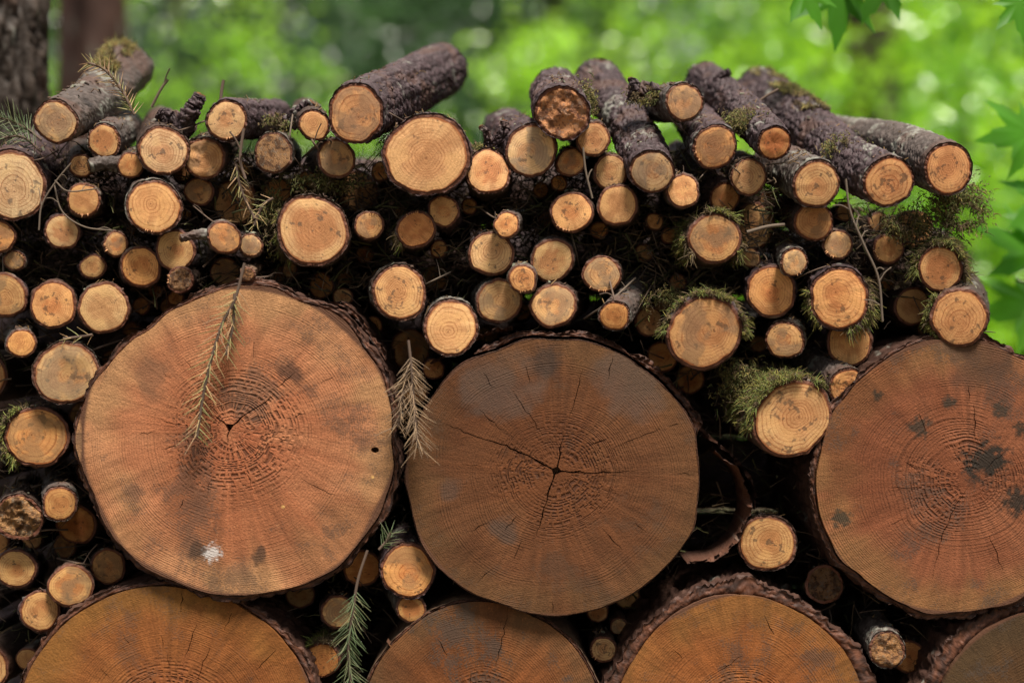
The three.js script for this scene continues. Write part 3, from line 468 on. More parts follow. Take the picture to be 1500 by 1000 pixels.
// ------------------------------------------------------------------ the big rounds
function bigTex(b, k) {
  const N = k < 4 ? 896 : 512, rings = b.rings || 46; const bump = new Float32Array(1);
  const px = b.pith[0], py = b.pith[1];
  const shade = (u, v, o) => {
    const x = (u - 0.5) * 2, y = (v - 0.5) * 2, wx = x + 0.04 * (noise(x * 2.5 + k, y * 2.5) - 0.5), wy = y + 0.04 * (noise(x * 2.5, y * 2.5 + k) - 0.5);
    if (x * x + y * y > 1.12 || (b.half && y < -0.05)) { o[0] = o[1] = o[2] = 0.1; o.q = o.t = o.gr = o.ry = o.sw = 0; return; }
    const dx = wx - px, dy = wy - py, d = Math.sqrt(dx * dx + dy * dy) + 1e-6, ca = dx / d, sa = dy / d, bq = px * ca + py * sa;
    const far = -bq + Math.sqrt(Math.max(0.02, bq * bq - (px * px + py * py) + 1)), rho = d / far;
    const q = (0.5 * rho + 0.5 * rho * rho + 0.022 * (noise(ca * 3 + k, sa * 3, rho * 4) - 0.5) + 0.055 * noise(rho * 11 + k * 3, 0.5) + 0.03 * noise(rho * 27, k + 0.5)) * rings, fq = q - Math.floor(q), id = h3(Math.floor(q), k, 1);
    const late = sstep(0.4, 0.9, fq) * (1 - sstep(0.92, 1, fq)) * (0.3 + 0.7 * id);
    // torn early wood near the pith, broken into short dashes
    const dash = noise(ca * 22 + Math.floor(q) * 3.1, sa * 22, k), tear = sstep(0.42, 0.6, dash) * sstep(0.55, 0.2, rho) * sstep(0.05, 0.12, rho) * sstep(0.42, 0.12, Math.abs(fq - 0.4)) * sstep(0.25, 0.6, noise(ca * 1.3 + 4, sa * 1.3, k) + 0.15);
    const bw = noise(x * 2.2 + k, y * 2.2, 4), ray = noise(ca * 55 + k, sa * 55, rho * 2), ray2 = noise(ca * 9 + k, sa * 9, rho * 1.5), grit = noise(x * 131 + y * 97, y * 131 - x * 97, k), saw = fbm(x * 3 + k, (y - 0.25 * x + 0.12 * x * x) * 26 + 3 * bw, 2);
    o.q = late; o.t = tear; o.gr = grit; o.ry = ray; o.sw = saw;
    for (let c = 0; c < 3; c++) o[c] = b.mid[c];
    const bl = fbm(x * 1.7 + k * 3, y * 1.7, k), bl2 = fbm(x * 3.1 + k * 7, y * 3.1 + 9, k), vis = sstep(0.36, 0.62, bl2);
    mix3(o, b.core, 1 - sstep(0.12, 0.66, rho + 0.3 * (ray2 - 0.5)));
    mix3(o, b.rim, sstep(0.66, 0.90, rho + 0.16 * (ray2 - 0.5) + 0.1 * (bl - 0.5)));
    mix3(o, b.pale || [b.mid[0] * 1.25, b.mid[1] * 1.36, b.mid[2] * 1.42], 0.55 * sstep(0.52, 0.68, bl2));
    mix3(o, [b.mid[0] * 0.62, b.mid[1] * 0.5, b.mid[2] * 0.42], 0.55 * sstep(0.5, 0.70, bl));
    for (let c = 0; c < 3; c++) o[c] *= (1 - (0.05 + 0.36 * vis) * late * (1 - 0.55 * sstep(0.4, 0.9, rho))) * (0.90 + 0.20 * ray) * (0.88 + 0.24 * saw) * (0.80 + 0.40 * grit) * (0.8 + 0.4 * noise(ca * 17, sa * 17 + k, rho * 5));
    o.q *= 0.2 + 0.8 * vis;
    mix3(o, [0.05, 0.02, 0.012], tear * 0.7);
    mix3(o, b.mid.map(t => Math.min(0.6, t * 2.2)), 0.35 * sstep(0.84, 0.97, noise(x * 88 + y * 66, y * 88 - x * 66, k)));
    const m = fbm(x * 3.2 + 20 + k, y * 3.2, k + 5), m2 = fbm(x * 9 + k, y * 9, k + 2);
    mix3(o, b.dirtC || [0.055, 0.04, 0.03], (b.dirt || 0.5) * sstep(0.55, 0.63, m * 0.45 + m2 * 0.35 + grit * 0.2));
    for (const [sx, sy, sr, c, w, sc] of b.spots || []) { const dd = Math.hypot(x - sx, (y - sy)) / sr, t = sstep(1.0, 0.35, dd + 1.3 * (fbm(x * (sc || 14) + sx * 9, y * (sc || 14), k) - 0.5)); mix3(o, c, t * w); }
    mix3(o, [0.10, 0.045, 0.025], sstep(0.975, 1.0, rho));
  };
  const hb = new Float32Array(N * N); let n = 0;
  const map = dataTex(N, (u, v, o) => { shade(u, v, o); hb[n++] = 0.5 + 0.12 * (o.sw - 0.5) + 0.15 * o.q - 0.55 * o.t + 0.12 * (o.gr - 0.5) + 0.06 * (o.ry - 0.5); }, true); n = 0;
  const bm = dataTex(N, (u, v, o) => { o[0] = o[1] = o[2] = hb[n++]; }, false);
  return [map, bm];
}
// cracks are cut right through the face plate
function wig(pl, w, sd) {
  const c = []; for (let i = 0; i < pl.length - 1; i++) { const [x0, y0] = pl[i], [x1, y1] = pl[i + 1], n = Math.max(2, Math.round(Math.hypot(x1 - x0, y1 - y0) / 7)); for (let k = 0; k < n; k++) c.push([lerp(x0, x1, k / n), lerp(y0, y1, k / n)]); } c.push(pl[pl.length - 1]);
  return c.map(([x, y], i) => { if (!i || i === c.length - 1) return [x, y]; const [xa, ya] = c[i - 1], [xb, yb] = c[i + 1], l = Math.hypot(xb - xa, yb - ya) || 1, j = (h3(i, sd, 7) - 0.5) * 3.2; return [x - (yb - ya) / l * j, y + (xb - xa) / l * j]; });
}
function sideOf(c, i) { const a = c[Math.max(0, i - 1)], b = c[Math.min(c.length - 1, i + 1)], l = Math.hypot(b[0] - a[0], b[1] - a[1]) || 1; return [-(b[1] - a[1]) / l, (b[0] - a[0]) / l]; }
function crackHole(pl, w, sd) { const c = wig(pl, w, sd), A = [], B = []; c.forEach((p, i) => { const [nx, ny] = sideOf(c, i), t = Math.sin(Math.PI * clamp(i / (c.length - 1), 0.04, 0.96)), ww = 0.5 * w * (0.25 + 0.75 * t) * (0.6 + 0.8 * h3(i, sd, 3)); A.push([p[0] + nx * ww, p[1] + ny * ww]); B.unshift([p[0] - nx * ww, p[1] - ny * ww]); }); return A.concat(B); }
function starHole(c0, arms, w, sd) {
  const list = arms.map((a, k) => ({ a: Math.atan2(a[0][1] - c0[1], a[0][0] - c0[0]), c: wig([c0, ...a], w, sd + k) })).sort((p, q) => p.a - q.a), pts = [];
  for (const { c } of list) {
    const L = [], R = []; c.forEach((p, i) => { if (!i) return; const [nx, ny] = sideOf(c, i), t = 1 - i / (c.length - 1), ww = 0.5 * w * (0.12 + 0.88 * Math.pow(t, 0.6)) * (0.7 + 0.6 * h3(i, sd, 3)); R.push([p[0] - nx * ww, p[1] - ny * ww]); L.unshift([p[0] + nx * ww, p[1] + ny * ww]); });
    pts.push(...R, ...L);
  }
  return pts;
}
function bigRound(b, spec, k) {
  const s = pxm(b.z), z = b.z, L = spec.L || 0.44, sd = 900 + k * 13, wob = outline(sd, 0.0, spec.wob ?? 0.03);
  const g = thing('log_round', spec.say, 'log round');
  const c = P(b.x, b.y, z), bt = (spec.bark ?? 12) * s, toL = ([x, y]) => new THREE.Vector2((x - b.x) * s, -(y - b.y) * s);
  g.position.set(c.x, c.y - b.ry * s, c.z); const cy = b.ry * s;
  const shape = new THREE.Shape(); const n = 160;
  for (let i = 0; i < n; i++) { const a = i / n * 2 * Math.PI, w = wob(a) + 0.004 * (noise(a * 30, k) - 0.5), x = Math.cos(a) * b.rx * s * w, y = Math.sin(a) * b.ry * s * w; i ? shape.lineTo(x, y) : shape.moveTo(x, y); }
  shape.closePath();
  const addHole = pts => { const h = new THREE.Path(); pts.forEach((p, i) => { const v = toL(p); i ? h.lineTo(v.x, v.y) : h.moveTo(v.x, v.y); }); h.closePath(); shape.holes.push(h); };
  if (spec.star) addHole(starHole(spec.star[0], spec.star[1], spec.star[2], sd));
  (spec.cracks || []).forEach((cr, i) => addHole(crackHole(cr, cr.w || 1.25, sd + i * 3)));
  for (const [hx, hy, ha, hb] of spec.holes || []) { const pts = []; for (let i = 0; i < 12; i++) pts.push([hx + ha * Math.cos(i / 12 * 6.283), hy + hb * Math.sin(i / 12 * 6.283)]); addHole(pts); }
  const plate = new THREE.ExtrudeGeometry(shape, { depth: 0.03, bevelEnabled: false, steps: 1 });
  plate.translate(0, 0, -0.03);
  const pp = plate.attributes.position, uv = plate.attributes.uv;
  for (let i = 0; i < pp.count; i++) uv.setXY(i, 0.5 + pp.getX(i) / (2 * b.rx * s * 1.02), 0.5 + pp.getY(i) / (2 * b.ry * s * 1.02));
  plate.translate(0, cy, 0);
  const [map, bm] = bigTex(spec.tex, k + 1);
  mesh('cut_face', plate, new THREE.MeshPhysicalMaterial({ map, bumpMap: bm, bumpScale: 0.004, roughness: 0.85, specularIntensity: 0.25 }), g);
  // body behind the plate, then the bark
  const core = new THREE.CylinderGeometry(1, 1, L - 0.034, 96, 1); core.rotateX(Math.PI / 2); core.scale(b.rx * s * 0.985, b.ry * s * 0.985, 1); core.translate(0, cy, -0.033 - (L - 0.034) / 2);
  mesh('heartwood', core, new THREE.MeshStandardMaterial({ color: new THREE.Color(0.30, 0.16, 0.08), roughness: 0.95 }), g);
  const arc = (a0, a1, r0, r1, zf, type, NU, NV, name, parent, ragged = 0.012, tk = 1) => {
    const pos = [], col = [], idx = [], uvs = [], q = { h: 0, c: [0, 0, 0] }, E = 6, rows = NV + E + 2, len = L + zf;
    for (let j = 0; j < rows; j++) for (let i = 0; i <= NU; i++) {
      const f = i / NU, a = lerp(a0, a1, f) * Math.PI / 180, t = j < E ? 0 : Math.min(1, (j - E) / NV), w = wob(a), ca = Math.cos(a), sa = Math.sin(a);
      barkAt(type, a + 0.05 * (noise(ca * 20, sa * 20, t * 8) - 0.5), t * len + 0.03 * noise(ca * 9, sa * 9, k), 0.25, sd + 5, q);
      const ends = Math.abs(a1 - a0) > 359 ? 1 : Math.min(1, Math.min(f, 1 - f) * 9 + 0.15), th = (r1 - r0) * ends * (0.25 + 1.35 * fbm(ca * 4 + k, sa * 4, k * 1.7) + 0.35 * (noise(ca * 40, sa * 40, t * 20 + k) - 0.5));
      let R = r0 + th + q.h * Math.min(1, th / 0.012), zz = zf - ragged * fbm(ca * 14, sa * 14, k + 9) - t * (len - 0.01);
      if (j < E) { const e = j / E; R = r0 + th * e * (0.94 + 0.12 * noise(ca * 60, sa * 60, j)); zz = zf - (j ? 0 : 0.004) - ragged * (0.2 + 0.8 * e) * fbm(ca * 16, sa * 16, k + 9) - ragged * 0.55 * noise(ca * 45, sa * 45, j * 1.3); const lay = noise(ca * 26 + e * 3, sa * 26, e * 7 + k) * 0.7 + 0.3 * noise(ca * 90, sa * 90, e * 9); for (let c = 0; c < 3; c++) q.c[c] = lerp([0.028, 0.014, 0.010][c], [0.13, 0.05, 0.026][c], sstep(0.25, 0.85, lay)); }
      if (j === rows - 1) { R = r0; zz = zf - len; }
      pos.push(ca * (b.rx * s * w + R), cy + sa * (b.ry * s * w + R), zz);
      col.push(...q.c); uvs.push(a * 0.25 / 0.12, t * len / 0.12 + (j < E ? j * 0.02 : 0));
    }
    for (let j = 0; j < rows - 1; j++) for (let i = 0; i < NU; i++) { const a = j * (NU + 1) + i, b2 = a + NU + 1; idx.push(a, a + 1, b2, a + 1, b2 + 1, b2); }
    return mesh(name, geom(pos, idx, col, uvs), barkMat, parent);
  };
  arc(-90, 270, 0.0005, bt, spec.bark < 4 ? -0.002 : -0.001, spec.type || 'thick', 340, 50, 'bark', g, spec.bark < 4 ? 0.001 : 0.012);
  for (const st of spec.strips || []) arc(st[0], st[1], st[2] * s, (st[2] + st[3]) * s, st[4], 'thick', 90, 40, 'loose_bark', g, 0.02);
  return g;
}
const ORANGE = { mid: [0.330, 0.130, 0.058], core: [0.310, 0.100, 0.042], rim: [0.352, 0.182, 0.081] };
const R = BIGS;
const bigSpecs = [
  { say: 'large orange-brown round with a three-armed crack at its pith and a white chalk mark', bark: 10, wob: 0.10, tex: { ...ORANGE, pith: [-0.06, 0.09], rings: 52, dirt: 0.55, spots: [[-0.17, -0.72, 0.075, [0.5, 0.48, 0.46], 0.8, 60], [-0.27, -0.70, 0.07, [0.05, 0.03, 0.02], 0.8, 20], [0.13, -0.74, 0.09, [0.05, 0.03, 0.02], 0.75, 20], [0.33, 0.45, 0.1, [0.06, 0.03, 0.02], 0.8, 16], [0.28, -0.42, 0.014, [0.6, 0.36, 0.12], 0.8, 30], [0.85, -0.23, 0.012, [0.6, 0.36, 0.12], 0.8, 30], [-0.55, 0.45, 0.2, [0.10, 0.06, 0.035], 0.5, 7]] },
    star: [[335, 626], [[[320, 614], [304, 603]], [[358, 608], [384, 592], [402, 575]], [[333, 651]]], 2.4],
    cracks: [[[232, 612], [250, 620], [275, 623]], [[235, 658], [260, 652]], [[203, 636], [228, 632]], [[268, 523], [280, 541]], [[238, 544], [253, 557]], [[358, 646], [382, 676]], [[408, 566], [432, 545]], [[306, 706], [304, 724]], [[360, 692], [369, 716]], [[405, 640], [430, 648]], [[440, 700], [470, 718], [500, 728]], [[268, 730], [262, 745]], [[372, 500], [371, 524]], [[424, 612], [446, 606]], [[310, 500], [318, 520]], [[470, 560], [490, 550]]],
    holes: [[549, 659, 6, 4.5]], strips: [[30, 58, 12, 8, -0.03]] },
  { say: 'large grey-brown round without bark and with long dark cracks from its pith', bark: 2, type: 'bare', wob: 0.07, tex: { mid: [0.106, 0.039, 0.014], core: [0.119, 0.040, 0.013], rim: [0.102, 0.046, 0.017], pith: [0.005, 0.045], rings: 60, dirt: 0.4, dirtC: [0.05, 0.034, 0.022], spots: [[-0.35, -0.38, 0.12, [0.06, 0.045, 0.035], 0.6, 9], [-0.05, 0.86, 0.16, [0.035, 0.025, 0.02], 0.7, 8], [-0.7, -0.1, 0.1, [0.06, 0.045, 0.035], 0.5, 9], [0.5, 0.7, 0.3, [0.09, 0.065, 0.05], 0.5, 6], [-0.4, 0.6, 0.35, [0.09, 0.065, 0.05], 0.5, 6]] },
    star: [[815, 690], [[[780, 672], [735, 650], [694, 637], [652, 622]], [[820, 665], [826, 637]], [[800, 735], [786, 785]], [[870, 692], [932, 690]]], 2.7],
    cracks: [[[753, 818], [764, 792]], [[884, 775], [912, 806]], [[900, 655], [970, 627]], [[980, 625], [997, 620]], [[702, 600], [735, 630]], [[752, 573], [795, 637]], [[833, 612], [844, 580], [854, 540]], [[898, 522], [891, 556]], [[770, 535], [776, 560]], [[707, 545], [722, 568]], [[740, 776], [757, 756]], [[690, 778], [725, 760]], [[809, 880], [810, 897]], [[700, 852], [722, 832]], [[862, 735], [876, 746]], [[675, 680], [705, 683]], [[860, 655], [892, 640]], [[930, 765], [948, 780]], [[990, 693], [1018, 695]]],
    strips: [[58, 122, 6, 8, -0.02], [16, 60, 8, 10, -0.05]] },
  { say: 'large red-brown round spotted with black mould', bark: 9, wob: 0.09, tex: { mid: [0.193, 0.066, 0.028], core: [0.197, 0.066, 0.028], rim: [0.190, 0.087, 0.032], pith: [0.08, -0.03], rings: 50, dirt: 0.6, spots: [[0.2, 0.12, 0.2, [0.018, 0.016, 0.012], 0.95, 34], [0.42, -0.18, 0.14, [0.018, 0.016, 0.012], 0.9, 34], [-0.25, 0.38, 0.1, [0.03, 0.026, 0.018], 0.85, 46], [-0.05, 0.55, 0.06, [0.03, 0.026, 0.018], 0.85, 46], [-0.8, -0.3, 0.09, [0.03, 0.028, 0.018], 0.85, 46], [0.3, 0.5, 0.08, [0.03, 0.026, 0.018], 0.85, 46], [0.45, 0.35, 0.07, [0.02, 0.018, 0.012], 0.85, 46], [-0.55, 0.6, 0.05, [0.02, 0.018, 0.012], 0.85, 46], [0.2, 0.85, 0.3, [0.07, 0.035, 0.02], 0.7, 7]] },
    cracks: [[[1425, 706], [1400, 740], [1381, 785], [1366, 850]], [[1362, 709], [1418, 712]], [[1305, 715], [1340, 716]], [[1347, 605], [1357, 632]], [[1427, 592], [1430, 645]], [[1420, 565], [1420, 585]], [[1305, 768], [1330, 758]], [[1450, 785], [1470, 835]], [[1325, 675], [1348, 688]], [[1440, 690], [1475, 660]]] },
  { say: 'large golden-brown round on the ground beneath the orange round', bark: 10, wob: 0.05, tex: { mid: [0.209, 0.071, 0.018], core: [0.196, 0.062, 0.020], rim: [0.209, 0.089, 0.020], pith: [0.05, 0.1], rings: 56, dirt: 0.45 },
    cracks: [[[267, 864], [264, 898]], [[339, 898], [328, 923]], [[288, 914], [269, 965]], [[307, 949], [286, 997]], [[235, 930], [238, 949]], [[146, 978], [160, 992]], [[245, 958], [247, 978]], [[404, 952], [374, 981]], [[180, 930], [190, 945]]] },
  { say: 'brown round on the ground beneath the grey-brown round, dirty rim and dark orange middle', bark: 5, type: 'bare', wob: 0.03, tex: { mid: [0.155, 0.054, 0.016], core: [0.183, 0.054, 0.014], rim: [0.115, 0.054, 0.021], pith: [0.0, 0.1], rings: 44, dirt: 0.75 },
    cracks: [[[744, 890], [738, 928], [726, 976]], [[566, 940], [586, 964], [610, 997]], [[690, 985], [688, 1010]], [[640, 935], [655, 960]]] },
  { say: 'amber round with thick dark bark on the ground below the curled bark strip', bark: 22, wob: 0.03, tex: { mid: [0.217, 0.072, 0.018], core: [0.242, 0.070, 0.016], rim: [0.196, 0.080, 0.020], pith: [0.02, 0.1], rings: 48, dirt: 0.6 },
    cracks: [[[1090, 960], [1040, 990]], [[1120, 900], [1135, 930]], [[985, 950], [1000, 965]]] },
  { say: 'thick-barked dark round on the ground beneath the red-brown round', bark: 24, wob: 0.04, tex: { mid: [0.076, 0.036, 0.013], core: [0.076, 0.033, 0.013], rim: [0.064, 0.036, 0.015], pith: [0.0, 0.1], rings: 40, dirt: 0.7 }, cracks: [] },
];
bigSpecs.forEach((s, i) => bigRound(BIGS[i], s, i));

// ------------------------------------------------------------------ loose bark curl beside the grey-brown round
function ribbon(ptsPx, z, wpx, L, sd) {
  const c = new THREE.CatmullRomCurve3(ptsPx.map(([x, y]) => P(x, y, z))), NU = 60, NV = 24, pos = [], col = [], uvs = [], idx = [], q = { h: 0, c: [0, 0, 0] };
  const prof = [[0, 0], [0, 1], [1, 1], [1, 0], [0, 0]];
  for (let i = 0; i <= NU; i++) {
    const t = i / NU, p = c.getPointAt(t), T = c.getTangentAt(t), N = V(-T.y, T.x, 0).normalize(), w = wpx * PX * (0.5 + 0.5 * Math.sin(Math.PI * clamp(t, 0.06, 0.94))) * (0.35 + 1.3 * noise(t * 18, sd));
    for (let j = 0; j <= NV + 2; j++) {
      const d = clamp((j - 1) / NV), inner = j === 0; barkAt('thick', t * 5, d * L, 0.2, sd, q);
      const e = inner ? 0 : w + q.h * 0.4, zz = p.z - d * L - (0.03 * noise(t * 26, j === 0 ? 1 : 2, sd) + 0.02 * noise(t * 70, 3, sd)) * (d < 0.01 ? 1 : 0.3);
      if (j < 2) mix3(q.c, [0.14, 0.06, 0.035], 0.6); const back = j === NV + 2;
      pos.push(p.x + N.x * (back ? 0 : e), p.y + N.y * (back ? 0 : e), zz); col.push(...q.c); uvs.push(t * 4, d * 4);
    }
  }
  const W = NV + 3; for (let i = 0; i < NU; i++) for (let j = 0; j < W; j++) { const j2 = (j + 1) % W, a = i * W + j, b = a + W, c2 = i * W + j2, d2 = c2 + W; idx.push(a, c2, b, c2, d2, b); }
  return geom(pos, idx, col, uvs);
}
tag(mesh('bark_strip', ribbon([[1008, 826], [1052, 816], [1084, 786], [1096, 742], [1084, 696], [1050, 664]], 0.02, -4.5, 0.12, 4), barkMat, scene), 'curled reddish bark strip standing beside the grey-brown round', 'bark');
tag(mesh('bark_strip', ribbon([[1112, 748], [1108, 710], [1082, 672], [1040, 636], [1000, 590]], -0.02, 5, 0.14, 8), barkMat, scene), 'long flat bark strip behind the curled one, running up the grey-brown round', 'bark');
tag(mesh('bark_strip', ribbon([[630, 534], [672, 512], [720, 489], [752, 484]], 0.035, 6, 0.12, 12), barkMat, scene), 'short reddish bark flake lying on the upper edge of the grey-brown round', 'bark');

// ------------------------------------------------------------------ twigs with needles
const needleMat = new THREE.MeshStandardMaterial({ vertexColors: true, roughness: 0.6 });
const stemMat = new THREE.MeshStandardMaterial({ color: new THREE.Color(0.10, 0.065, 0.045), roughness: 0.9 });
const greyStem = new THREE.MeshStandardMaterial({ color: new THREE.Color(0.115, 0.085, 0.06), roughness: 0.9 });
function needleTwig(pl, z, nl, cnt, cols, label, from = 0.15, r = 2.2) {
  const c = new THREE.CatmullRomCurve3(pl.map(p => P(p[0], p[1], z + (p[2] || 0)))), g = thing('needle_twig', label, 'twig'), gs = [];
  mesh('stem', new THREE.TubeGeometry(c, 40, r * PX, 6), stemMat, g);
  const pos = [], col = [], idx = [];
  for (let k = 0; k < cnt * 0.75; k++) {
    const t = from + (1 - from) * Math.min(1, k / (cnt * 0.75) + 0.01 * rnd()), p = c.getPointAt(t), T = c.getTangentAt(t), a = k * 2.4 + gauss() * 0.5, X = V(1, 0, 0).addScaledVector(T, -T.x).normalize(), Y = new THREE.Vector3().crossVectors(T, X);
    const d = T.clone().multiplyScalar(rr(0.5, 1.0)).addScaledVector(X, Math.cos(a) * 1.0).addScaledVector(Y, Math.sin(a) * 0.7).normalize(), cc = cols[Math.floor(rnd() * cols.length)], v = rr(0.7, 1.25);
    const n0 = pos.length / 3; strand(pos, col, idx, p, d, nl * PX * rr(0.6, 1.1), 0.0011, cc.map(q => q * v), 0.03, 0.12);
  }
  mesh('needles', geom(pos, idx, col), needleMat, g, 'stuff'); return g;
}
const TAN = [[0.34, 0.24, 0.10], [0.26, 0.22, 0.08], [0.18, 0.18, 0.06], [0.36, 0.22, 0.11]], BRN = [[0.24, 0.155, 0.085], [0.30, 0.20, 0.11], [0.18, 0.12, 0.07]], GRN = [[0.065, 0.10, 0.035], [0.09, 0.125, 0.05], [0.13, 0.14, 0.06]];
needleTwig([[358, 385], [343, 440], [326, 472], [308, 530], [296, 585], [288, 640]], 0.085, 36, 120, TAN, 'long yellowing needle twig hanging over the face of the orange round');
needleTwig([[343, 430], [340, 480], [330, 520]], 0.075, 30, 40, TAN, 'short yellowing side twig hanging at the top of the orange round');
needleTwig([[598, 498], [603, 545], [606, 590], [612, 655]], 0.09, 38, 150, BRN, 'dry brown needle twig hanging between the orange and grey-brown rounds');
needleTwig([[600, 530], [590, 575], [583, 625]], 0.085, 34, 70, BRN, 'smaller brown needle twig beside the hanging dry one');
needleTwig([[538, 806], [524, 850], [516, 900], [510, 950], [514, 1010]], 0.06, 36, 150, GRN, 'green needle twig hanging below the gap between the two largest rounds', 0.3);
needleTwig([[555, 805], [566, 792], [572, 780]], 0.08, 26, 26, GRN, 'tiny green needle tuft on the dark-barked wedged log');
needleTwig([[60, 205], [40, 190], [10, 175], [-20, 170]], -0.05, 34, 90, GRN, 'green needle sprig poking out beside the tree trunk');
needleTwig([[60, 222], [30, 200], [-10, 205]], -0.02, 34, 60, GRN, 'lower green needle sprig beside the tree trunk');
needleTwig([[196, 168], [175, 128], [150, 100], [128, 92]], 0.0, 26, 90, [...TAN, [0.20, 0.11, 0.05]], 'brown and yellow needle twig lying on the knobby grey log', 0.0);
needleTwig([[345, 240], [352, 275], [372, 320]], 0.06, 26, 40, TAN, 'dry needle twig hanging in the gap under the log with dark bark', 0.0);
needleTwig([[400, 290], [385, 300], [372, 330]], 0.02, 20, 26, TAN, 'sparse dry needles by the moss of the thick resin-dripped log', 0.0);
needleTwig([[135, 490], [110, 494], [92, 496]], 0.04, 22, 12, TAN, 'few dry needles lying on the thick log beside the orange round', 0.0);
function bareTwig(pl, z, r, label, mat = stemMat, side = 4) {
  const c = new THREE.CatmullRomCurve3(pl.map(p => P(p[0] + gauss() * 2, p[1] + gauss() * 2, z + (p[2] || 0)))), g = thing('bare_twig', label, 'twig'); mesh('stem', new THREE.TubeGeometry(c, 40, r * PX, 6), mat, g);
  for (let k = 0; k < side; k++) { const p = c.getPointAt(rr(0.2, 0.9)), q = p.clone().add(V(gauss() * 0.03, rr(-0.01, 0.035), gauss() * 0.02)), m = p.clone().lerp(q, 0.5).add(V(0, 0.004, 0)); mesh('side_shoot', new THREE.TubeGeometry(new THREE.CatmullRomCurve3([p, m, q]), 6, r * PX * 0.55, 5), mat, g); }
}
bareTwig([[1240, 262], [1246, 310], [1268, 360], [1288, 405], [1294, 470]], 0.09, 1.6, 'long bare grey twig drooping past the finely ringed thick log', greyStem, 7);
bareTwig([[105, 240], [80, 265], [62, 300], [55, 335]], 0.06, 1.2, 'thin brown twig bending down by the knobby grey log', greyStem, 3);
bareTwig([[78, 270], [90, 310], [120, 330], [165, 338]], 0.05, 1.2, 'thin arched twig crossing the gap over the stacked log ends', greyStem, 1);
bareTwig([[80, 262], [95, 280], [140, 276]], 0.06, 1.2, 'short wiry twig in front of the log with torn fibres', greyStem, 1);
bareTwig([[355, 190], [350, 235], [360, 262]], 0.07, 2.2, 'bent brown twig below the dark log with pale end', stemMat, 3);
bareTwig([[1095, 340], [1125, 330], [1150, 328]], 0.02, 3, 'split brown stick lying beside the moss collar', greyStem, 0);
bareTwig([[852, 215], [858, 250], [868, 290]], 0.06, 1.6, 'pale root fibre hanging under the crumbling orange end', greyStem, 2);
bareTwig([[222, 155], [234, 130], [246, 116]], -0.1, 2.2, 'dark upright twig tip rising beside the knobby grey log', stemMat, 1);
bareTwig([[323, 148], [325, 130], [327, 116]], 0.02, 2.4, 'reddish bud twig standing on the log with dark bark', stemMat, 0);
bareTwig([[1100, 158], [1120, 140], [1143, 130]], -0.15, 2.4, 'dark stick lying across the bent dark log', stemMat, 0);
for (let k = 0; k < 46; k++) { // thin twigs caught in the gaps
  const l = logs[Math.floor(rnd() * logs.length)]; if (l.y > 560 && l.x > 150) continue; const a = rr(0, 6.28), x = l.x + Math.cos(a) * l.r * 1.25, y = l.y + Math.sin(a) * l.r * 1.1, b = rr(-0.9, 0.9) + (rnd() < 0.4 ? 1.57 : 0), n = rr(18, 48);
  bareTwig([[x - Math.cos(b) * n, y - Math.sin(b) * n, -0.05], [x, y + rr(-5, 5), 0], [x + Math.cos(b) * n, y + Math.sin(b) * n, -0.06]], l.f.z + rr(-0.04, 0.004), rr(0.7, 1.7), 'thin dark twig caught among the stacked log ends', rnd() < 0.6 ? stemMat : greyStem, Math.floor(rr(0, 4)));
  scene.children[scene.children.length - 1].userData.group = 'twigs caught in the stack';
}
{ // crumbs of bark and fallen needles lying on the logs
  const list = []; for (const l of logs) { const n = Math.round(l.r * (l.y < 300 ? 2.2 : 1.1)); for (let k = 0; k < n; k++) list.push(l); }
  const chip = new THREE.BoxGeometry(1, 0.22, 0.5), im = new THREE.InstancedMesh(chip, new THREE.MeshStandardMaterial({ roughness: 0.9 }), list.length), m = new THREE.Matrix4(), q = new THREE.Quaternion(), e = new THREE.Euler(), c = new THREE.Color();
  list.forEach((l, i) => { const t = rr(0.01, 0.6), a = Math.PI / 2 + gauss() * 0.75, p = l.f.clone().lerp(l.b, t), r = lerp(l.r0, l.r1, t) * rr(0.99, 1.04); if (l.o.path) { const cv = new THREE.CatmullRomCurve3([l.f, ...l.o.path.map(w => P(w[0], w[1], l.f.z + w[2]))]); p.copy(cv.getPointAt(t)); }
    p.x += Math.cos(a) * r; p.y += Math.sin(a) * r; e.set(gauss(), rr(0, 6.3), a - 1.57 + gauss() * 0.6); q.setFromEuler(e); const nd = rnd() < 0.3, s = rr(0.003, 0.009); m.compose(p, q, nd ? V(rr(0.01, 0.022), 0.004, 0.0022) : V(s, s, s * rr(0.6, 1.6))); im.setMatrixAt(i, m);
    const v = rr(0.4, 1.3); nd ? c.setRGB(0.22 * v, 0.13 * v, 0.05 * v) : rnd() < 0.25 ? c.setRGB(0.16 * v, 0.16 * v, 0.11 * v) : c.setRGB(0.085 * v, 0.05 * v, 0.034 * v); im.setColorAt(i, c); });
  im.name = 'bark_litter'; im.castShadow = im.receiveShadow = true; scene.add(im); tag(im, 'bark crumbs and fallen brown needles lying on the logs', 'litter', null, 'stuff');
}
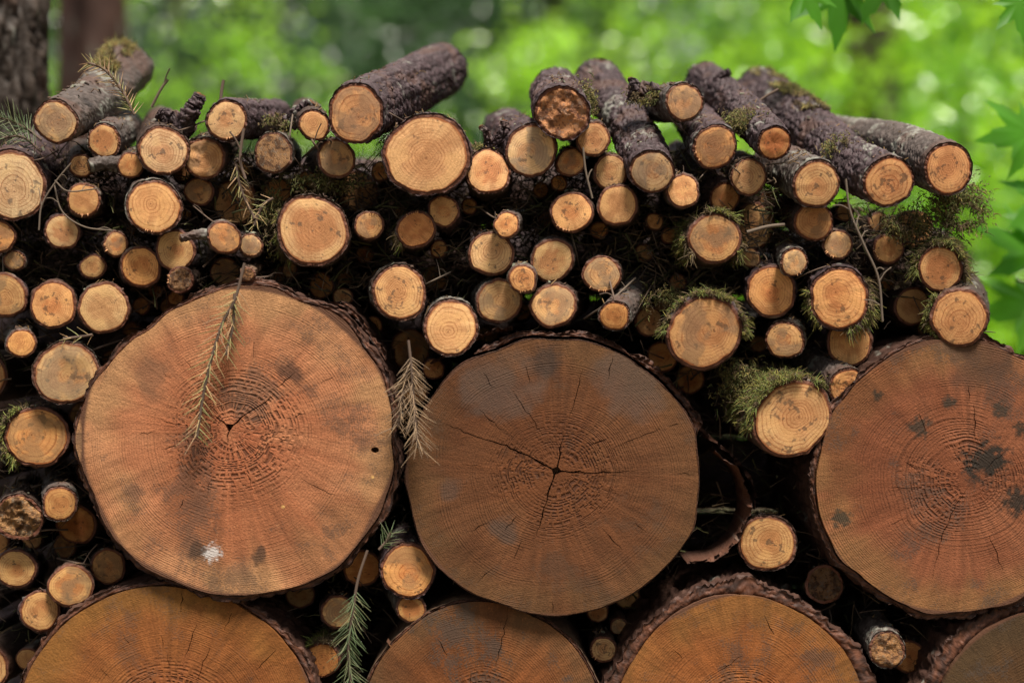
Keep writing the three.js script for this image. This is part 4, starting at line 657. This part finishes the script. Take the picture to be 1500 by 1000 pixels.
// dark broken stubs and debris along the crest
for (const [x, y, w, a, z, lab] of [[280, 165, 13, 60, 0.0, 'knobbly lichened stub lying behind the log with a torn edge'], [255, 180, 12, 150, -0.03, 'dark rotten branch piece lying on the crest near the knobby log'], [710, 200, 7, 110, 0.0, 'dark broken stub standing by the stout dark-barked log'], [735, 195, 8, 75, 0.0, 'black upright stub beside the stout dark-barked log'], [925, 130, 7, 95, -0.05, 'charred-looking upright stub behind the wrinkled slanting log'], [950, 140, 12, 160, -0.06, 'mossy dark branch lump behind the perched short log'], [440, 165, 10, 40, -0.05, 'small dark branch lump on the crest near the thick tilted log'], [1060, 112, 6, 30, -0.3, 'dark stub on the rear end of the long slanting log']]) {
  const q = P(x, y, z), d = V(Math.cos(a * Math.PI / 180), Math.sin(a * Math.PI / 180), 0.15).multiplyScalar(w * 2.4 * PX), p0 = q.clone().sub(d), p1 = q.clone().add(d);
  const B = logGeo({ pts: [p1, q.clone().add(V(0.004, 0.006, 0.01)), p0], rad: [w * 0.6 * PX, w * PX, w * 1.1 * PX], n0: d.clone().normalize(), type: 'dark', sd: 500 + x, NU: 40, NV: 40, thick: 0.002, out: outline(x, 0.05, 0.35) });
  const g = thing('broken_stub', lab, 'branch'); mesh('bark', B.g, barkMat, g); mesh('broken_end', faceGeo(B.fr0, a => 1, a => w * 0.55 * PX, 14, 0.003, x, false), woodMat(-1, [0.9, 0.7, 0.55]), g); mesh('rear_end', faceGeo(B.fr1, a => 1, a => w * 1.05 * PX, 14, 0.0, x, true), backWood, g);
}
// moss that lies loose in the gaps
for (const [x, y, rx, ry, n, len, lab] of [[470, 268, 40, 14, 260, 26, 'tangled moss in the gap above the thick resin-dripped log'], [572, 212, 14, 34, 160, 22, 'yellowish moss between the tilted log and the thickest top log'], [1000, 440, 50, 16, 300, 24, 'moss mat between the moss-collared log and the cracked log'], [1400, 305, 38, 34, 520, 30, 'hanging moss under the overhanging top log'], [1330, 330, 30, 20, 200, 24, 'dry moss under the ringed orange log end'], [1090, 560, 34, 26, 300, 24, 'moss hanging beside the thick notched log'], [400, 320, 16, 40, 240, 24, 'moss beside the thick resin-dripped log'], [700, 222, 14, 12, 120, 20, 'yellowish moss tuft beside the thickest top log'], [858, 150, 12, 26, 160, 20, 'moss strip between the crumbling orange end and the wrinkled log'], [942, 140, 22, 12, 140, 18, 'dark moss behind the perched short log'], [1088, 178, 24, 16, 200, 20, 'moss and lichen on the long slanting log'], [1235, 215, 26, 14, 160, 20, 'dry moss between the bent dark log and its outermost neighbour'], [408, 178, 26, 10, 120, 18, 'small moss tuft on the crest beside the tilted log']]) {
  const gm = mossGeo(() => ({ p: P(x + gauss() * rx, y + gauss() * ry, -0.02 - 0.05 * rnd()), out: V(gauss() * 0.5, 0.2, 0.8).normalize() }), n, len * PX, [0.13, 0.13, 0.035]);
  tag(mesh('loose_moss', gm, mossMat, scene), lab, 'moss', null, 'stuff');
}

// ------------------------------------------------------------------ the ground
{
  const N = 90, pos = [], uv = [], idx = [], Sz = 320;
  for (let j = 0; j <= N; j++) for (let i = 0; i <= N; i++) { const e = t => Math.sign(t) * Math.pow(Math.abs(t), 2.2) * Sz, x = e(i / N * 2 - 1), z = e(j / N * 2 - 1) - 2, r = Math.hypot(x, z); pos.push(x, 0.05 * (noise(x * 1.5, z * 1.5) - 0.6) * sstep(1, 2.5, r) + 0.0, z); uv.push(x / 3, z / 3); }
  for (let j = 0; j < N; j++) for (let i = 0; i < N; i++) { const a = j * (N + 1) + i, b = a + N + 1; idx.push(a, b, a + 1, a + 1, b, b + 1); }
  const map = dataTex(512, (u, v, o) => { const w = 24; const n = noiseT(u * w, v * w, w), m = noiseT(u * 96, v * 96, 96), f = noiseT(u * 256, v * 256, 256); o[0] = 0.075; o[1] = 0.05; o[2] = 0.03; mix3(o, [0.14, 0.09, 0.045], sstep(0.5, 0.8, m)); mix3(o, [0.05, 0.07, 0.02], 0.7 * sstep(0.55, 0.75, n)); for (let c = 0; c < 3; c++) o[c] *= 0.6 + 0.8 * f; }, true);
  const gm = mesh('ground', geom(pos, idx, null, uv), new THREE.MeshStandardMaterial({ map, roughness: 1 }), scene); gm.userData = { kind: 'structure', label: 'brown forest floor with needles and moss' };
}

// ------------------------------------------------------------------ trees and shrubs
function trunkGeo(base, topP, r0, r1, type, sd, NU, NV) { const mid = base.clone().lerp(topP, 0.5).add(V(0.02, 0, 0.02)); const pts = [base, mid, topP], pos = [], col = [], uvs = [], idx = [], q = { h: 0, c: [0, 0, 0] }, c = new THREE.CatmullRomCurve3(pts), L = c.getLength(); for (let j = 0; j <= NV; j++) { const t = j / NV, p = c.getPointAt(t), r = lerp(r0, r1, t) * (1 + 0.5 * Math.exp(-t * L * 5)); for (let i = 0; i <= NU; i++) { const a = -Math.PI / 2 + 2 * Math.PI * i / NU; barkAt(type, a, t * L, r, sd, q); const R = r + q.h * 1.6; pos.push(p.x + Math.cos(a) * R, p.y, p.z - Math.sin(a) * R); col.push(...q.c); uvs.push(a * r / 0.15, t * L / 0.15); } } for (let j = 0; j < NV; j++) for (let i = 0; i < NU; i++) { const a = j * (NU + 1) + i, b = a + NU + 1; idx.push(a, a + 1, b, a + 1, b + 1, b); } return geom(pos, idx, col, uvs); }
const leafShape = (() => { const g = new THREE.BufferGeometry(); g.setAttribute('position', new THREE.Float32BufferAttribute([0, 0, 0, 0.32, 0.45, 0.08, 0, 0.5, 0, -0.32, 0.45, 0.08, 0, 1, -0.06], 3)); g.setIndex([0, 1, 2, 2, 1, 4, 0, 2, 3, 3, 2, 4]); g.computeVertexNormals(); return g; })();
const leafMat = new THREE.MeshPhysicalMaterial({ color: 0xffffff, roughness: 0.2, specularIntensity: 0.45, transmission: 0.5, thickness: 0, side: THREE.DoubleSide });
function crown(parent, lobes, size, pal, name = 'crown') {
  const list = []; for (const [cx, cy, cz, rx, ry, rz, nc, nl] of lobes) for (let k = 0; k < nc; k++) {
    const u = V(gauss(), gauss(), gauss()), c = V(cx + u.x * rx, Math.max(0.15, cy + u.y * ry), cz + u.z * rz), tone = rnd(), sp = rr(0.12, 0.4) * Math.min(rx, 1.6);
    for (let n = 0; n < nl; n++) list.push([c.x + gauss() * sp, Math.max(0.05, c.y + gauss() * sp * 0.6), c.z + gauss() * sp, tone]);
  }
  const im = new THREE.InstancedMesh(leafShape, leafMat, list.length), m = new THREE.Matrix4(), q = new THREE.Quaternion(), e = new THREE.Euler(), col = new THREE.Color();
  list.forEach(([x, y, z, tone], i) => { e.set(-0.85 + gauss() * 0.55, gauss() * 0.9, rr(-3, 3)); q.setFromEuler(e); const s = size * rr(0.6, 1.3); m.compose(V(x, y, z), q, V(s, s, s)); im.setMatrixAt(i, m); const a = pal[0], b = pal[1], t = clamp(tone + gauss() * 0.15), v = rr(0.75, 1.2); col.setRGB(lerp(a[0], b[0], t) * v, lerp(a[1], b[1], t) * v, lerp(a[2], b[2], t) * v); im.setColorAt(i, col); });
  im.name = name; im.userData.kind = 'stuff'; im.castShadow = im.receiveShadow = true; parent.add(im);
}
function limbs(parent, base, n, h0, h1, len, r, sd) { for (let k = 0; k < n; k++) { const h = lerp(h0, h1, k / n), a = h3(k, sd, 1) * 6.28, p = base.clone().add(V(0, h, 0)), e = p.clone().add(V(Math.cos(a) * len, len * 0.35, Math.sin(a) * len)), m = p.clone().lerp(e, 0.5).add(V(0, 0.12 * len, 0)); mesh('limb', new THREE.TubeGeometry(new THREE.CatmullRomCurve3([p, m, e]), 10, r, 6), stemMat, parent); } }
function tree(x, z, r, h, type, label, cat, lobes, size, pal, NU = 60, NV = 90) {
  const g = thing(cat === 'shrub' ? 'shrub' : 'tree', label, cat); const base = V(x, -0.05, z);
  mesh('trunk', trunkGeo(base, V(x + 0.05, h, z), r, r * 0.6, type, Math.round(x * 10 + 400), NU, NV), barkMat, g);
  limbs(g, base, cat === 'shrub' ? 5 : 6, h * 0.35, h * 0.95, cat === 'shrub' ? h * 0.5 : 1.1, r * 0.22, Math.round(x * 7 + 90));
  if (lobes.length) crown(g, lobes, size, pal); return g;
}
const DK = [[0.012, 0.045, 0.010], [0.070, 0.17, 0.03]], MD = [[0.06, 0.14, 0.02], [0.16, 0.29, 0.03]], YG = [[0.20, 0.44, 0.010], [0.36, 0.64, 0.016]], BG = [[0.09, 0.28, 0.012], [0.20, 0.46, 0.02]];
tree(-1.215, -0.66, 0.165, 5.5, 'trunk', 'furrowed dark tree trunk standing at the end of the pile', 'tree', [[-1.2, 5.2, -0.8, 1.2, 0.7, 1.2, 50, 50]], 0.06, DK, 160, 400);
tree(-1.83, -3.6, 0.165, 7, 'thick', 'blurred mauve-brown trunk behind the furrowed tree', 'tree', [[-1.8, 6.6, -3.8, 1.6, 0.9, 1.6, 60, 60]], 0.07, DK, 60, 120);
tree(2.25, -6.5, 0.19, 9, 'trunk', 'blurred dark trunk among the bright yellow-green leaves', 'tree', [[2.55, 7.5, -8, 1.6, 1.2, 1.6, 60, 50]], 0.09, BG);
const SH = [
  [-2.9, -7.5, 'dark green leafy shrub behind the two trunks', DK, 0.085, 1.6], [-1.4, -8.2, 'dark green shrub behind the knobby grey log', DK, 0.08, 1.7], [-2.25, -6.2, 'sunlit yellow-green shrub behind the reddish bud twig', YG, 0.07, 1.0], [-0.2, -9.5, 'deep green shrub behind the long tilted log', DK, 0.09, 1.9], [1.1, -7.2, 'bright yellow-green maple shrub behind the crest', YG, 0.1, 1.6], [2.7, -6.1, 'brightest yellow-green shrub behind the pile corner', YG, 0.1, 1.6], [3.6, -8.4, 'fresh green shrub beyond the dark blurred trunk', BG, 0.1, 1.8], [0.4, -12, 'tall green tree far behind the crest', DK, 0.12, 2.6], [-3.6, -12.5, 'tall dark tree far behind the trunks', DK, 0.13, 2.8], [3.3, -12.5, 'tall yellow-green tree far behind the corner', YG, 0.13, 2.8], [-1.5, -14, 'tall deep green tree in the far wood', DK, 0.14, 2.8], [6.2, -13, 'tall fresh green tree at the wood edge', BG, 0.14, 2.8], [-7, -14, 'tall dark tree at the shaded wood edge', DK, 0.14, 2.8],
];
for (const [x, z, lab, pal, sz, R0] of SH) { const tall = z < -11; tree(x, z, tall ? 0.16 : 0.035, tall ? 7 : 2.6, 'brown', lab, tall ? 'tree' : 'shrub', tall ? [[x, 3.2, z, R0, 1.7, 1.2, 150, 60], [x, 6, z, R0 * 0.8, 1.2, 1.2, 80, 50], [x, 1.2, z, R0, 0.8, 1, 70, 50]] : [[x, 2.1, z, R0 * 0.95, 1.2, 0.9, 90, 42], [x, 0.9, z, R0 * 0.8, 0.5, 0.7, 40, 40]], sz, pal, 16, 30); }
// a far wood that reads as one mass
for (const [x0, n, pal, lab] of [[-22, 9, DK, 'dense dark green wood closing the view behind the long tilted log'], [1.2, 8, YG, 'dense bright yellow-green wood closing the view behind the slanting logs']]) {
  const g = thing('far_wood', lab, 'wood'), lobes = []; for (let k = 0; k < n; k++) for (let r = 0; r < 2; r++) lobes.push([x0 + k * 2.6, 2.4 + 3.6 * r + h3(k, 1, 4), -19 - 3 * h3(k, 2, 4), 2.2, 1.9, 1.2, pal === YG ? 46 : 58, 40]); crown(g, lobes, 0.3, pal, 'foliage'); g.userData.kind = 'stuff';
}

// ------------------------------------------------------------------ maple leaves near the pile
const mapleGeo = (() => {
  const tips = [[-150, 0.35], [-95, 0.62], [-48, 0.9], [0, 1.0], [48, 0.9], [95, 0.62], [150, 0.35]], pts = [[0, -0.08]];
  tips.slice().reverse(); const out = [];
  for (let i = 0; i < tips.length; i++) { const [a, r] = tips[i], d = a * Math.PI / 180; const q = (aa, rr2) => out.push([Math.sin(aa * Math.PI / 180) * rr2, Math.cos(aa * Math.PI / 180) * rr2]); q(a - 13, r * 0.68); q(a - 8, r * 0.72); q(a, r); q(a + 8, r * 0.72); q(a + 13, r * 0.68); if (i < tips.length - 1) q((a + tips[i + 1][0]) / 2, 0.36 * (r + tips[i + 1][1]) / 1.6); }
  const pos = [0, 0, 0.02], idx = []; for (const [x, y] of out) pos.push(x, y, -0.22 * (x * x + y * y) + 0.03 * Math.cos(9 * Math.atan2(x, y))); for (let i = 1; i < out.length; i++) idx.push(0, i + 1, i); idx.push(0, 1, out.length);
  return geom(pos, idx);
})();
const mapleMats = [[0.05, 0.19, 0.005], [0.07, 0.24, 0.006], [0.12, 0.33, 0.010]].map(c => new THREE.MeshPhysicalMaterial({ color: new THREE.Color(...c), roughness: 0.45, specularIntensity: 0.35, transmission: 0.5, thickness: 0, side: THREE.DoubleSide }));
function mapleBranch(pl, z, leaves, label) {
  const g = thing('maple_branch', label, 'branch'), c = new THREE.CatmullRomCurve3(pl.map(p => P(p[0], p[1], z)));
  mesh('twig', new THREE.TubeGeometry(c, 20, 0.003, 6), stemMat, g);
  for (const [x, y, s, rz, rx, ry, m] of leaves) { const lf = mesh('leaf', mapleGeo, mapleMats[m], g); lf.position.copy(P(x, y, z + (h3(x, y, 1) - 0.5) * 0.15)); lf.rotation.set(rx, ry, rz); lf.scale.setScalar(s * pxm(z)); }
}
mapleBranch([[1560, -120], [1400, -70], [1230, -30], [1180, -20]], -0.32, [[1232, -24, 104, 3.1, -0.2, 0.3, 0], [1296, -30, 74, 2.6, -0.2, -0.3, 0], [1180, -18, 66, 3.6, -0.3, 0.3, 1], [1400, -60, 60, 3, -0.4, 0.4, 1]], 'overhanging maple branch with dark lobed leaves above the slanting logs');
mapleBranch([[1620, -60], [1540, -20], [1500, 0]], -0.32, [[1492, 4, 62, 3.3, -0.3, 0.2, 1], [1545, -10, 60, 2.8, -0.4, 0.2, 0]], 'small maple sprig with two dark leaves hanging behind the overhanging branch');
mapleBranch([[1640, 220], [1560, 190], [1500, 195]], -0.5, [[1512, 195, 95, 1.8, -0.3, 0.4, 1], [1545, 290, 100, 2.2, -0.4, 0.4, 1]], 'mid-height maple sprig with green leaves beyond the overhanging top log');
mapleBranch([[1660, 480], [1560, 430], [1490, 410]], -0.6, [[1520, 372, 105, 1.2, -0.4, 0.4, 1], [1515, 445, 110, 1.9, -0.6, 0.3, 2], [1570, 330, 100, 1.4, -0.4, 0.2, 1]], 'low maple sprig with bright broad leaves beside the pile edge');

renderer.render(scene, camera);
